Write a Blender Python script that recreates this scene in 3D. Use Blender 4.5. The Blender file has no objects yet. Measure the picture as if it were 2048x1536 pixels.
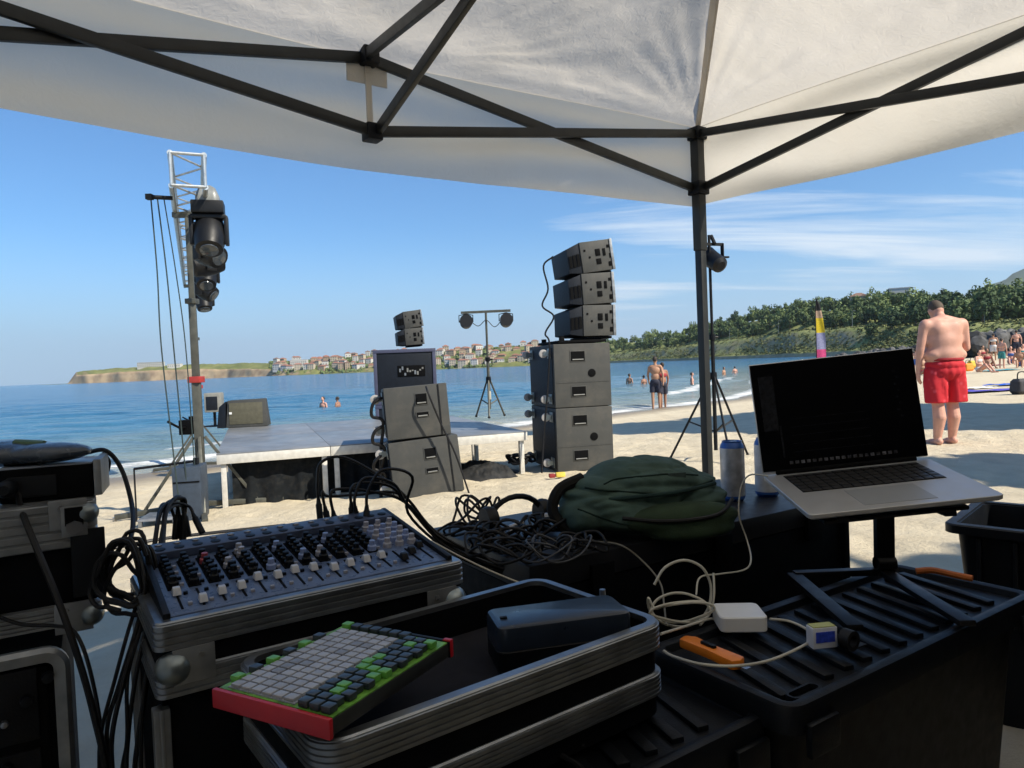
import bpy, bmesh, math, random
import numpy as np
from mathutils import Vector, Matrix

S = bpy.context.scene
COL = S.collection
rad = math.radians

# ------------------------------------------------------------ camera
CAM_LOC = Vector((0.0, 0.0, 1.15))
FPX = 1420.0                       # focal length in pixels of the 2048 px wide photograph
ROLL, PITCH = math.atan(0.04), rad(1.5)
_F = Vector((0, math.cos(PITCH), -math.sin(PITCH)))
_R0 = Vector((1, 0, 0)); _U0 = _R0.cross(_F)
_R = _R0 * math.cos(ROLL) - _U0 * math.sin(ROLL)
_U = _R0 * math.sin(ROLL) + _U0 * math.cos(ROLL)
cam_data = bpy.data.cameras.new('camera'); cam = bpy.data.objects.new('camera', cam_data); COL.objects.link(cam)
cam_data.sensor_width = 36.0; cam_data.lens = 36.0 * FPX / 2048.0
cam_data.clip_start = 0.03; cam_data.clip_end = 20000
cam.matrix_world = Matrix(((_R.x, _U.x, -_F.x, CAM_LOC.x), (_R.y, _U.y, -_F.y, CAM_LOC.y), (_R.z, _U.z, -_F.z, CAM_LOC.z), (0, 0, 0, 1)))
S.camera = cam

# ------------------------------------------------------------ world, sun, exposure
SUN_EL, SUN_AZ = rad(43), math.atan2(0.84, -0.54)      # azimuth from +Y towards +X
w = bpy.data.worlds.new('World'); S.world = w; w.use_nodes = True
nt = w.node_tree; nt.nodes.clear()
def N(t, typ, **kw):
    n = t.nodes.new(typ)
    for k, v in kw.items():
        setattr(n, k, v)
    return n
out = N(nt, 'ShaderNodeOutputWorld'); bg = N(nt, 'ShaderNodeBackground'); bg.inputs['Strength'].default_value = 0.074
sky = N(nt, 'ShaderNodeTexSky', sky_type='NISHITA', sun_disc=False, sun_elevation=SUN_EL, sun_rotation=SUN_AZ, altitude=0.0, air_density=1.0, dust_density=0.25, ozone_density=3.0)
# thin cirrus: noise on the direction projected to a high layer
tc = N(nt, 'ShaderNodeTexCoord'); sp = N(nt, 'ShaderNodeSeparateXYZ'); nt.links.new(tc.outputs['Generated'], sp.inputs[0])
mz = N(nt, 'ShaderNodeMath', operation='MAXIMUM'); nt.links.new(sp.outputs['Z'], mz.inputs[0]); mz.inputs[1].default_value = 0.02
az_ = N(nt, 'ShaderNodeMath', operation='ADD'); nt.links.new(mz.outputs[0], az_.inputs[0]); az_.inputs[1].default_value = 0.12
dx = N(nt, 'ShaderNodeMath', operation='DIVIDE'); nt.links.new(sp.outputs['X'], dx.inputs[0]); nt.links.new(az_.outputs[0], dx.inputs[1])
dy = N(nt, 'ShaderNodeMath', operation='DIVIDE'); nt.links.new(sp.outputs['Y'], dy.inputs[0]); nt.links.new(az_.outputs[0], dy.inputs[1])
cb = N(nt, 'ShaderNodeCombineXYZ'); nt.links.new(dx.outputs[0], cb.inputs[0]); nt.links.new(dy.outputs[0], cb.inputs[1])
mp = N(nt, 'ShaderNodeMapping'); nt.links.new(cb.outputs[0], mp.inputs['Vector'])
mp.inputs['Rotation'].default_value = (0, 0, rad(9)); mp.inputs['Scale'].default_value = (0.30, 1.55, 1); mp.inputs['Location'].default_value = (0.35, 0.62, 0)
n1 = N(nt, 'ShaderNodeTexNoise'); n1.inputs['Scale'].default_value = 1.25; n1.inputs['Detail'].default_value = 9; n1.inputs['Roughness'].default_value = 0.62; n1.inputs['Distortion'].default_value = 0.5
nt.links.new(mp.outputs[0], n1.inputs['Vector'])
n2 = N(nt, 'ShaderNodeTexNoise'); n2.inputs['Scale'].default_value = 0.30; n2.inputs['Detail'].default_value = 2
nt.links.new(cb.outputs[0], n2.inputs['Vector'])
mul = N(nt, 'ShaderNodeMath', operation='MULTIPLY'); nt.links.new(n1.outputs['Fac'], mul.inputs[0]); nt.links.new(n2.outputs['Fac'], mul.inputs[1])
cr = N(nt, 'ShaderNodeValToRGB'); cr.color_ramp.elements[0].position = 0.245; cr.color_ramp.elements[1].position = 0.35
cr.color_ramp.elements[0].color = (0, 0, 0, 1); cr.color_ramp.elements[1].color = (0.9, 0.9, 0.9, 1)
cm = N(nt, 'ShaderNodeMapRange'); cm.interpolation_type = 'SMOOTHSTEP'; cm.inputs['From Min'].default_value = -0.22; cm.inputs['From Max'].default_value = 0.20; nt.links.new(sp.outputs['X'], cm.inputs['Value'])   # the cirrus lies inland, to the east
m2 = N(nt, 'ShaderNodeMath', operation='MULTIPLY'); nt.links.new(mul.outputs[0], m2.inputs[0]); nt.links.new(cm.outputs[0], m2.inputs[1]); nt.links.new(m2.outputs[0], cr.inputs[0])
tint = N(nt, 'ShaderNodeMix', data_type='RGBA', blend_type='MULTIPLY'); tint.inputs['Factor'].default_value = 1.0
nt.links.new(sky.outputs[0], tint.inputs['A']); tint.inputs['B'].default_value = (0.72, 1.14, 1.46, 1)
mx = N(nt, 'ShaderNodeMix', data_type='RGBA'); nt.links.new(cr.outputs['Color'], mx.inputs['Factor'])
hz = N(nt, 'ShaderNodeMapRange'); hz.interpolation_type = 'SMOOTHSTEP'; hz.inputs['From Min'].default_value = 0.0; hz.inputs['From Max'].default_value = 0.20; hz.inputs['To Min'].default_value = 0.92; hz.inputs['To Max'].default_value = 0.0
nt.links.new(sp.outputs['Z'], hz.inputs['Value'])
hm = N(nt, 'ShaderNodeMix', data_type='RGBA'); nt.links.new(hz.outputs[0], hm.inputs['Factor']); nt.links.new(tint.outputs['Result'], hm.inputs['A']); hm.inputs['B'].default_value = (4.1, 6.1, 8.3, 1)   # pale maritime air low over the horizon
nt.links.new(hm.outputs['Result'], mx.inputs['A']); mx.inputs['B'].default_value = (7.6, 8.6, 9.6, 1)
nt.links.new(mx.outputs['Result'], bg.inputs['Color']); nt.links.new(bg.outputs[0], out.inputs['Surface'])

sun_d = bpy.data.lights.new('sun', 'SUN'); sun = bpy.data.objects.new('sun', sun_d); COL.objects.link(sun)
sun_d.energy = 5.0; sun_d.angle = rad(0.53); sun_d.color = (1.0, 0.92, 0.78)
SUN_DIR = Vector((math.cos(SUN_EL) * math.sin(SUN_AZ), math.cos(SUN_EL) * math.cos(SUN_AZ), math.sin(SUN_EL)))
sun.rotation_euler = SUN_DIR.to_track_quat('Z', 'Y').to_euler()
S.view_settings.view_transform = 'Standard'; S.view_settings.look = 'None'; S.view_settings.gamma = 1.0
S.view_settings.exposure = 0.56; S.view_settings.use_curve_mapping = False
S.render.engine = 'CYCLES'; S.cycles.use_denoising = True
S.cycles.max_bounces = 8; S.cycles.transparent_max_bounces = 16; S.cycles.caustics_reflective = False; S.cycles.caustics_refractive = False

def at(px, py, d):
    """world point seen at a photo pixel, at distance d along +Y"""
    v = _F + _R * ((px - 1024) / FPX) + _U * ((768 - py) / FPX)
    return CAM_LOC + v * (d / v.y)
def onz(px, py, z):
    v = _F + _R * ((px - 1024) / FPX) + _U * ((768 - py) / FPX)
    return CAM_LOC + v * ((z - CAM_LOC.z) / v.z)

# ------------------------------------------------------------ noise
def _hash(ix, iy, seed):
    h = (ix.astype(np.int64) * 374761393 + iy.astype(np.int64) * 668265263 + seed * 1442695041) & 0x7fffffff
    h = ((h ^ (h >> 13)) * 1274126177) & 0x7fffffff
    return ((h ^ (h >> 16)) & 0xffff) / 65535.0
def vnoise(x, y, seed=0):
    x = np.asarray(x, float); y = np.asarray(y, float)
    ix = np.floor(x); iy = np.floor(y); fx = x - ix; fy = y - iy
    fx = fx * fx * (3 - 2 * fx); fy = fy * fy * (3 - 2 * fy)
    a = _hash(ix, iy, seed); b = _hash(ix + 1, iy, seed); c = _hash(ix, iy + 1, seed); d = _hash(ix + 1, iy + 1, seed)
    return (a * (1 - fx) + b * fx) * (1 - fy) + (c * (1 - fx) + d * fx) * fy
def fbm(x, y, oct=4, seed=0):
    s = 0; a = 1; t = 0
    for o in range(oct):
        s = s + a * (vnoise(np.asarray(x) * 2 ** o + 17.3 * o, np.asarray(y) * 2 ** o + 9.1 * o, seed + o) - 0.5); t += a; a *= 0.5
    return s / t * 2
def sstep(a, b, x):
    t = np.clip((np.asarray(x, float) - a) / (b - a), 0, 1); return t * t * (3 - 2 * t)

# ------------------------------------------------------------ mesh builder
class MB:
    def __init__(s): s.v = []; s.f = []
    def add(s, vs, fs):
        o = len(s.v); s.v += [tuple(v) for v in vs]; s.f += [tuple(i + o for i in f) for f in fs]; return s
    def box(s, c, d, rot=None):
        hx, hy, hz = d[0] / 2, d[1] / 2, d[2] / 2
        vs = [Vector((x * hx, y * hy, z * hz)) for z in (-1, 1) for y in (-1, 1) for x in (-1, 1)]
        if rot is not None: vs = [rot @ v for v in vs]
        c = Vector(c); vs = [v + c for v in vs]
        return s.add(vs, [(0, 2, 3, 1), (4, 5, 7, 6), (0, 1, 5, 4), (2, 6, 7, 3), (0, 4, 6, 2), (1, 3, 7, 5)])
    def hexa(s, bottom, top):          # 4 + 4 points, both counter-clockwise from above
        return s.add(list(bottom) + list(top), [(3, 2, 1, 0), (4, 5, 6, 7), (0, 1, 5, 4), (1, 2, 6, 5), (2, 3, 7, 6), (3, 0, 4, 7)])
    def tube(s, pts, r, n=8, cap=True):
        pts = [Vector(p) for p in pts]; m = len(pts)
        rs = r if isinstance(r, (list, tuple)) else [r] * m
        vs = []; fs = []; prev = None
        for i, p in enumerate(pts):
            t = (pts[min(i + 1, m - 1)] - pts[max(i - 1, 0)])
            t = t.normalized() if t.length > 1e-9 else Vector((0, 0, 1))
            if prev is None:
                a = Vector((0, 0, 1)) if abs(t.z) < 0.9 else Vector((1, 0, 0))
                u = t.cross(a).normalized()
            else:
                u = (prev - t * prev.dot(t)); u = u.normalized() if u.length > 1e-6 else t.orthogonal().normalized()
            prev = u; b = t.cross(u)
            for k in range(n):
                a = 2 * math.pi * k / n
                vs.append(p + (u * math.cos(a) + b * math.sin(a)) * rs[i])
        for i in range(m - 1):
            for k in range(n):
                k2 = (k + 1) % n
                fs.append((i * n + k, i * n + k2, (i + 1) * n + k2, (i + 1) * n + k))
        if cap: fs.append(tuple(range(n - 1, -1, -1))); fs.append(tuple((m - 1) * n + k for k in range(n)))
        return s.add(vs, fs)
    def bar(s, p0, p1, wd, ht, up=(0, 0, 1)):   # rectangular bar
        p0, p1 = Vector(p0), Vector(p1); t = (p1 - p0).normalized(); up = Vector(up)
        if abs(t.dot(up)) > 0.98: up = Vector((0, 1, 0))
        a = t.cross(up).normalized() * (wd / 2); b = a.cross(t).normalized() * (ht / 2)
        return s.hexa([p0 - a - b, p0 + a - b, p1 + a - b, p1 - a - b], [p0 - a + b, p0 + a + b, p1 + a + b, p1 - a + b])
    def lathe(s, prof, n=16, c=(0, 0, 0), rot=None):   # prof: (radius, z)
        c = Vector(c); vs = []; fs = []; m = len(prof)
        for r_, z in prof:
            for k in range(n):
                a = 2 * math.pi * k / n; v = Vector((r_ * math.cos(a), r_ * math.sin(a), z))
                vs.append((rot @ v if rot is not None else v) + c)
        for i in range(m - 1):
            for k in range(n):
                k2 = (k + 1) % n; fs.append((i * n + k, i * n + k2, (i + 1) * n + k2, (i + 1) * n + k))
        fs.append(tuple(range(n - 1, -1, -1))); fs.append(tuple((m - 1) * n + k for k in range(n)))
        return s.add(vs, fs)
    def ell(s, c, r, nu=12, nv=8, rot=None):
        c = Vector(c); vs = []; fs = []
        for j in range(nv + 1):
            ph = math.pi * j / nv
            for i in range(nu):
                a = 2 * math.pi * i / nu
                v = Vector((r[0] * math.sin(ph) * math.cos(a), r[1] * math.sin(ph) * math.sin(a), -r[2] * math.cos(ph)))
                vs.append((rot @ v if rot is not None else v) + c)
        for j in range(nv):
            for i in range(nu):
                i2 = (i + 1) % nu
                fs.append((j * nu + i, j * nu + i2, (j + 1) * nu + i2, (j + 1) * nu + i))
        return s.add(vs, fs)
    def prism(s, poly, z0, z1, rot=None, c=(0, 0, 0)):
        n = len(poly); c = Vector(c)
        vs = [Vector((x, y, z)) for z in (z0, z1) for x, y in poly]
        vs = [(rot @ v if rot is not None else v) + c for v in vs]
        return s.add(vs, [tuple(range(n - 1, -1, -1)), tuple(range(n, 2 * n))] + [(i, (i + 1) % n, n + (i + 1) % n, n + i) for i in range(n)])
    def rloft(s, w_, d_, r_, prof, cap0=True, cap1=True, c=(0, 0), seg=5):   # rounded-rectangle loft; prof: (inset, z)
        vs = []; fs = []; n = 4 * (seg + 1)
        for ins, z in prof:
            hw, hd, rr = w_ / 2 - ins, d_ / 2 - ins, max(r_ - ins, 0.002)
            for q, (sx, sy) in enumerate(((1, 1), (-1, 1), (-1, -1), (1, -1))):
                for k in range(seg + 1):
                    a = math.pi / 2 * (q + k / seg)
                    vs.append((c[0] + sx * (hw - rr) + rr * math.cos(a), c[1] + sy * (hd - rr) + rr * math.sin(a), z))
        for i in range(len(prof) - 1):
            for k in range(n):
                k2 = (k + 1) % n; fs.append((i * n + k, i * n + k2, (i + 1) * n + k2, (i + 1) * n + k))
        if cap0: fs.append(tuple(range(n - 1, -1, -1)))
        if cap1: fs.append(tuple((len(prof) - 1) * n + k for k in range(n)))
        return s.add(vs, fs)
    def mesh(s, name, mat, bevel=0.0, seg=2, smooth=35):
        me = bpy.data.meshes.new(name); me.from_pydata(s.v, [], s.f); me.update()
        if bevel > 0:
            bm = bmesh.new(); bm.from_mesh(me)
            es = [e for e in bm.edges if len(e.link_faces) == 2 and e.calc_face_angle(0) > 0.6]
            bmesh.ops.bevel(bm, geom=es, offset=bevel, segments=seg, affect='EDGES', profile=0.6, clamp_overlap=True)
            bm.to_mesh(me); bm.free()
        if smooth:
            me.polygons.foreach_set('use_smooth', [True] * len(me.polygons)); me.set_sharp_from_angle(angle=rad(smooth))
        if mat is not None: me.materials.append(mat)
        return me
    def build(s, name, mat, parent=None, bevel=0.0, seg=2, smooth=35, loc=None, rz=None):
        return link(name, s.mesh(name, mat, bevel, seg, smooth), parent, loc, rz)
def link(name, me, parent=None, loc=None, rz=None):
    o = bpy.data.objects.new(name, me); COL.objects.link(o)
    if parent is not None: o.parent = parent
    if loc is not None: o.location = loc
    if rz is not None: o.rotation_euler = (0, 0, rz)
    return o
def tag(o, label, cat, group=None):
    o['label'] = label; o['category'] = cat
    if group: o['group'] = group
    return o
def thing(name, label, cat, loc=(0, 0, 0), rz=0.0, group=None):
    o = bpy.data.objects.new(name, None); COL.objects.link(o); o.empty_display_size = 0.05
    o.location = loc; o.rotation_euler = (0, 0, rz); return tag(o, label, cat, group)
KIDS = {}
def copy_tree(o, parent=None):
    c = o.copy(); COL.objects.link(c); c.parent = parent
    for ch in list(o.children): copy_tree(ch, c)
    return c
def struct(o): o['kind'] = 'structure'; return o
def stuff(o): o['kind'] = 'stuff'; return o
def grid_mesh(name, X, Y, Z, mat, attrs=None):
    ny, nx = X.shape
    co = np.stack([X, Y, Z], -1).reshape(-1, 3).astype(np.float32)
    i = np.arange(nx - 1)[None, :] + nx * np.arange(ny - 1)[:, None]
    f = np.stack([i, i + 1, i + nx + 1, i + nx], -1).reshape(-1, 4).astype(np.int32)
    me = bpy.data.meshes.new(name); me.vertices.add(len(co)); me.vertices.foreach_set('co', co.ravel())
    me.loops.add(f.size); me.loops.foreach_set('vertex_index', f.ravel())
    me.polygons.add(len(f)); me.polygons.foreach_set('loop_start', np.arange(0, f.size, 4, dtype=np.int32))
    me.polygons.foreach_set('use_smooth', np.ones(len(f), bool)); me.update(calc_edges=True); me.validate()
    for k, a in (attrs or {}).items():
        at_ = me.attributes.new(k, 'FLOAT', 'POINT'); at_.data.foreach_set('value', a.astype(np.float32).ravel())
    if mat: me.materials.append(mat)
    return me
def crom(pts, sub=6):
    """Catmull-Rom curve through points"""
    P = [Vector(p) for p in pts]; P = [P[0] * 2 - P[1]] + P + [P[-1] * 2 - P[-2]]; o = []
    for i in range(1, len(P) - 2):
        for k in range(sub):
            t = k / sub
            o.append(0.5 * ((2 * P[i]) + (P[i + 1] - P[i - 1]) * t + (2 * P[i - 1] - 5 * P[i] + 4 * P[i + 1] - P[i + 2]) * t * t + (3 * P[i] - P[i - 1] - 3 * P[i + 1] + P[i + 2]) * t ** 3))
    return o + [P[-2]]
def capsule(mb, p0, p1, r0, r1, n=12):
    p0, p1 = Vector(p0), Vector(p1); t = (p1 - p0); L = t.length; t = t / L
    pts = []; rs = []
    for k in range(4): a = math.pi / 2 * k / 4; pts.append(p0 - t * r0 * math.cos(a)); rs.append(max(r0 * math.sin(a), 1e-4))
    pts.append(p0); rs.append(r0); pts.append(p1); rs.append(r1)
    for k in range(3, -1, -1): a = math.pi / 2 * k / 4; pts.append(p1 + t * r1 * math.cos(a)); rs.append(max(r1 * math.sin(a), 1e-4))
    mb.tube(pts, rs, n)
def organic(name, mb, mat, voxel, parent=None, it=3, loc=None, rz=None):
    """fuse overlapping volumes into one continuous skin"""
    me = bpy.data.meshes.new(name); me.from_pydata(mb.v, [], mb.f); me.update()
    o = bpy.data.objects.new(name + '_tmp', me); COL.objects.link(o)
    m = o.modifiers.new('r', 'REMESH'); m.mode = 'VOXEL'; m.voxel_size = voxel
    if it: s_ = o.modifiers.new('s', 'SMOOTH'); s_.iterations = it; s_.factor = 0.5
    dg = bpy.context.evaluated_depsgraph_get(); me2 = bpy.data.meshes.new_from_object(o.evaluated_get(dg))
    bpy.data.objects.remove(o); bpy.data.meshes.remove(me)
    me2.polygons.foreach_set('use_smooth', [True] * len(me2.polygons)); me2.name = name
    me2.materials.clear(); me2.materials.append(mat)
    return link(name, me2, parent, loc, rz)

# ------------------------------------------------------------ materials
def bsdf(name):
    m = bpy.data.materials.new(name); m.use_nodes = True; t = m.node_tree
    return m, t, t.nodes['Principled BSDF']
def M(name, col, rough=0.55, metal=0.0, var=0.18, scale=18.0, bump=0.0, bscale=150.0, dust=0.0, spec=None, rvar=0.12, objrand=0.0, coat=0.0):
    m, t, b = bsdf(name)
    tc = N(t, 'ShaderNodeTexCoord'); nz = N(t, 'ShaderNodeTexNoise'); nz.inputs['Scale'].default_value = scale; nz.inputs['Detail'].default_value = 5
    t.links.new(tc.outputs['Object'], nz.inputs['Vector'])
    mr = N(t, 'ShaderNodeMapRange'); mr.inputs['From Min'].default_value = 0.3; mr.inputs['From Max'].default_value = 0.7
    mr.inputs['To Min'].default_value = 1 - var; mr.inputs['To Max'].default_value = 1 + var; t.links.new(nz.outputs['Fac'], mr.inputs['Value'])
    val = mr.outputs[0]
    if objrand:
        oi = N(t, 'ShaderNodeObjectInfo'); m2 = N(t, 'ShaderNodeMapRange'); m2.inputs['To Min'].default_value = 1 - objrand; m2.inputs['To Max'].default_value = 1 + objrand
        t.links.new(oi.outputs['Random'], m2.inputs['Value']); mm = N(t, 'ShaderNodeMath', operation='MULTIPLY')
        t.links.new(val, mm.inputs[0]); t.links.new(m2.outputs[0], mm.inputs[1]); val = mm.outputs[0]
    vm = N(t, 'ShaderNodeVectorMath', operation='SCALE'); vm.inputs[0].default_value = col[:3]; t.links.new(val, vm.inputs['Scale'])
    c = vm.outputs[0]
    if dust:
        n2 = N(t, 'ShaderNodeTexNoise'); n2.inputs['Scale'].default_value = scale * 0.7; n2.inputs['Detail'].default_value = 8; n2.inputs['Roughness'].default_value = 0.7
        t.links.new(tc.outputs['Object'], n2.inputs['Vector'])
        r2 = N(t, 'ShaderNodeMapRange'); r2.inputs['From Min'].default_value = 0.48; r2.inputs['From Max'].default_value = 0.75; r2.inputs['To Max'].default_value = dust
        t.links.new(n2.outputs['Fac'], r2.inputs['Value'])
        mxx = N(t, 'ShaderNodeMix', data_type='RGBA'); t.links.new(r2.outputs[0], mxx.inputs['Factor']); t.links.new(c, mxx.inputs['A']); mxx.inputs['B'].default_value = (0.36, 0.30, 0.22, 1)
        c = mxx.outputs['Result']
    t.links.new(c, b.inputs['Base Color'])
    rr = N(t, 'ShaderNodeMapRange'); rr.inputs['To Min'].default_value = max(rough - rvar, 0.03); rr.inputs['To Max'].default_value = min(rough + rvar, 1)
    n3 = N(t, 'ShaderNodeTexNoise'); n3.inputs['Scale'].default_value = scale * 2.3; n3.inputs['Detail'].default_value = 4; t.links.new(tc.outputs['Object'], n3.inputs['Vector'])
    t.links.new(n3.outputs['Fac'], rr.inputs['Value']); t.links.new(rr.outputs[0], b.inputs['Roughness'])
    b.inputs['Metallic'].default_value = metal
    if spec is not None: b.inputs['Specular IOR Level'].default_value = spec
    if coat: b.inputs['Coat Weight'].default_value = coat
    if bump:
        n4 = N(t, 'ShaderNodeTexNoise'); n4.inputs['Scale'].default_value = bscale; n4.inputs['Detail'].default_value = 3; t.links.new(tc.outputs['Object'], n4.inputs['Vector'])
        bp = N(t, 'ShaderNodeBump'); bp.inputs['Strength'].default_value = bump; bp.inputs['Distance'].default_value = 0.002
        t.links.new(n4.outputs['Fac'], bp.inputs['Height']); t.links.new(bp.outputs[0], b.inputs['Normal'])
    return m
BLACK = M('black_laminate', (0.006, 0.0068, 0.0085), 0.6, spec=0.22, dust=0.0, bump=0.25, bscale=260)
CASEBLK = M('case_laminate', (0.0022, 0.0028, 0.004), 0.66, spec=0.09, dust=0.0, bump=0.2, bscale=300)
PLASTIC = M('black_plastic', (0.0028, 0.0038, 0.0058), 0.46, spec=0.22, dust=0.0, bump=0.2, bscale=380)
RUBBER = M('black_rubber', (0.007, 0.007, 0.008), 0.55, spec=0.3)
CABLE = M('cable_black', (0.006, 0.006, 0.007), 0.5, spec=0.3)
ALU = M('aluminium', (0.25, 0.265, 0.28), 0.36, metal=0.9, var=0.25)
ALUD = M('aluminium_dull', (0.27, 0.28, 0.285), 0.45, metal=0.8, var=0.25)
STEEL = M('steel', (0.35, 0.35, 0.36), 0.3, metal=0.95, var=0.15)
ZINC = M('zinc_ball', (0.22, 0.25, 0.255), 0.33, metal=0.8, var=0.25)
WHITEP = M('white_plastic', (0.72, 0.72, 0.71), 0.35, var=0.05)
CREAM = M('cable_white', (0.52, 0.49, 0.40), 0.45, var=0.1)
CAB = M('cabinet_paint', (0.040, 0.041, 0.038), 0.65, var=0.10, scale=6, dust=0.10, bump=0.6, bscale=160)
CABD = M('cabinet_recess', (0.0028, 0.003, 0.0035), 0.7, spec=0.08)
GRILLE = M('speaker_grille', (0.007, 0.010, 0.016), 0.55, spec=0.25, bump=0.8, bscale=220)

# ============================================================ SETTING: sand, sea, far land
SHORE = [(-60, -55), (-30, -17), (-14, 2.6), (-6.1, 12.0), (3.8, 22.3), (8.2, 26.5), (13.2, 36), (22, 58), (45, 105), (95, 190), (150, 230), (260, 240)]
def shore_dist(X, Y):
    """signed distance to the shoreline, positive on the beach side"""
    best = np.full(X.shape, 1e9); sg = np.ones(X.shape)
    for (x0, y0), (x1, y1) in zip(SHORE[:-1], SHORE[1:]):
        ex, ey = x1 - x0, y1 - y0; L2 = ex * ex + ey * ey
        t = np.clip(((X - x0) * ex + (Y - y0) * ey) / L2, 0, 1)
        d = np.hypot(X - x0 - t * ex, Y - y0 - t * ey); s = np.sign(ex * (Y - y0) - ey * (X - x0))
        up = d < best - 1e-6; best = np.where(up, d, best); sg = np.where(up, -s, sg)
    return best * sg
def axis(lo, hi, step, lim0, lim1, g=1.16):
    a = list(np.arange(lo, hi, step)); b = []; x = a[-1]; s = step
    while x < lim1: s *= g; x += s; b.append(x)
    c = []; x = a[0]; s = step
    while x > lim0: s *= g; x -= s; c.append(x)
    return np.array(c[::-1] + a + b)
WATER_Z = -0.40
def sand_z(X, Y):
    s = shore_dist(X, Y)
    z = np.where(s > 0, WATER_Z + 0.42 * sstep(0, 10.0, s), WATER_Z + np.maximum(0.09 * s, -6.0))
    far = sstep(20, 60, Y) * sstep(10, 40, X) * sstep(0, 30, s)
    return z + 1.3 * far, s
xs = axis(-5.0, 7.5, 0.055, -2500, 6000); ys = axis(2.0, 11.5, 0.055, -40, 9000)
X, Y = np.meshgrid(xs, ys); Z, SD = sand_z(X, Y)
near = sstep(40, 12, np.hypot(X, Y)) * sstep(0.2, 2.0, SD)
foot = np.abs(fbm(X * 3.3, Y * 3.3, 3, 5)); dim = vnoise(X * 5.2, Y * 5.2, 31)
Z = Z + near * (0.03 * fbm(X * 0.9, Y * 0.9, 3, 2) + 0.022 * fbm(X * 3.0, Y * 3.0, 4, 8) - 0.035 * np.clip(dim - 0.62, 0, 1) * 2 + 0.02 * foot)
m, t, b = bsdf('sand')
tc = N(t, 'ShaderNodeTexCoord'); a = N(t, 'ShaderNodeAttribute', attribute_name='shore')
nz = N(t, 'ShaderNodeTexNoise'); nz.inputs['Scale'].default_value = 2.2; nz.inputs['Detail'].default_value = 9; nz.inputs['Roughness'].default_value = 0.7; t.links.new(tc.outputs['Object'], nz.inputs['Vector'])
cr = N(t, 'ShaderNodeValToRGB'); cr.color_ramp.elements[0].position = 0.3; cr.color_ramp.elements[0].color = (0.55, 0.465, 0.325, 1); cr.color_ramp.elements[1].position = 0.72; cr.color_ramp.elements[1].color = (0.70, 0.615, 0.455, 1)
t.links.new(nz.outputs['Fac'], cr.inputs[0])
wet = N(t, 'ShaderNodeMapRange'); wet.inputs['From Min'].default_value = 2.0; wet.inputs['From Max'].default_value = 0.5; t.links.new(a.outputs['Fac'], wet.inputs['Value'])
mx = N(t, 'ShaderNodeMix', data_type='RGBA'); t.links.new(wet.outputs[0], mx.inputs['Factor']); t.links.new(cr.outputs[0], mx.inputs['A']); mx.inputs['B'].default_value = (0.22, 0.175, 0.12, 1)
t.links.new(mx.outputs['Result'], b.inputs['Base Color'])
rr = N(t, 'ShaderNodeMapRange'); rr.inputs['To Min'].default_value = 0.95; rr.inputs['To Max'].default_value = 0.35; t.links.new(wet.outputs[0], rr.inputs['Value']); t.links.new(rr.outputs[0], b.inputs['Roughness'])
n2 = N(t, 'ShaderNodeTexNoise'); n2.inputs['Scale'].default_value = 9; n2.inputs['Detail'].default_value = 10; n2.inputs['Roughness'].default_value = 0.75; t.links.new(tc.outputs['Object'], n2.inputs['Vector'])
bp = N(t, 'ShaderNodeBump'); bp.inputs['Strength'].default_value = 0.9; bp.inputs['Distance'].default_value = 0.05; t.links.new(n2.outputs['Fac'], bp.inputs['Height']); t.links.new(bp.outputs[0], b.inputs['Normal'])
b.inputs['Specular IOR Level'].default_value = 0.2
struct(link('sand', grid_mesh('sand', X, Y, Z, m, {'shore': np.clip(SD, -20, 20)})))
def gz(x, y):
    z, s = sand_z(np.array([[float(x)]]), np.array([[float(y)]])); return float(z[0, 0])

# sea
xs = axis(-16, 16, 0.22, -7000, 7000, 1.10); ys = axis(9, 46, 0.16, 0, 15000, 1.10)
X, Y = np.meshgrid(xs, ys); s = -shore_dist(X, Y)
amp = 0.13 * sstep(0, 6, s) * sstep(160, 30, Y)
Zs = WATER_Z + amp * (fbm(X * 0.22 + Y * 0.05, Y * 0.9, 4, 44)) + 0.02 * amp
# low swells breaking on the shore
for d0, h, wd in ((1.0, 0.10, 0.45), (3.4, 0.13, 0.7), (7.2, 0.12, 1.1)):
    dd = s - d0 - 0.9 * fbm(X * 0.16, Y * 0.16, 3, int(d0 * 7)); Zs = Zs + h * np.exp(-(dd / wd) ** 2) * (0.35 + 0.9 * vnoise(X * 0.12, Y * 0.12, 70 + int(d0)))
m, t, b = bsdf('sea_water')
tc = N(t, 'ShaderNodeTexCoord'); a = N(t, 'ShaderNodeAttribute', attribute_name='shore')
mpn = N(t, 'ShaderNodeMapping'); mpn.inputs['Scale'].default_value = (0.28, 1.0, 1); mpn.inputs['Rotation'].default_value = (0, 0, rad(8)); t.links.new(tc.outputs['Object'], mpn.inputs['Vector'])
w1 = N(t, 'ShaderNodeTexNoise'); w1.inputs['Scale'].default_value = 0.9; w1.inputs['Detail'].default_value = 7; w1.inputs['Roughness'].default_value = 0.62; t.links.new(mpn.outputs[0], w1.inputs['Vector'])
w2 = N(t, 'ShaderNodeTexNoise'); w2.inputs['Scale'].default_value = 0.12; w2.inputs['Detail'].default_value = 5; w2.inputs['Roughness'].default_value = 0.7; t.links.new(mpn.outputs[0], w2.inputs['Vector'])
b1 = N(t, 'ShaderNodeBump'); b1.inputs['Strength'].default_value = 1.0; b1.inputs['Distance'].default_value = 0.9; t.links.new(w1.outputs['Fac'], b1.inputs['Height'])
b2 = N(t, 'ShaderNodeBump'); b2.inputs['Strength'].default_value = 1.0; b2.inputs['Distance'].default_value = 1.4; t.links.new(w2.outputs['Fac'], b2.inputs['Height']); t.links.new(b1.outputs[0], b2.inputs['Normal'])
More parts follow.
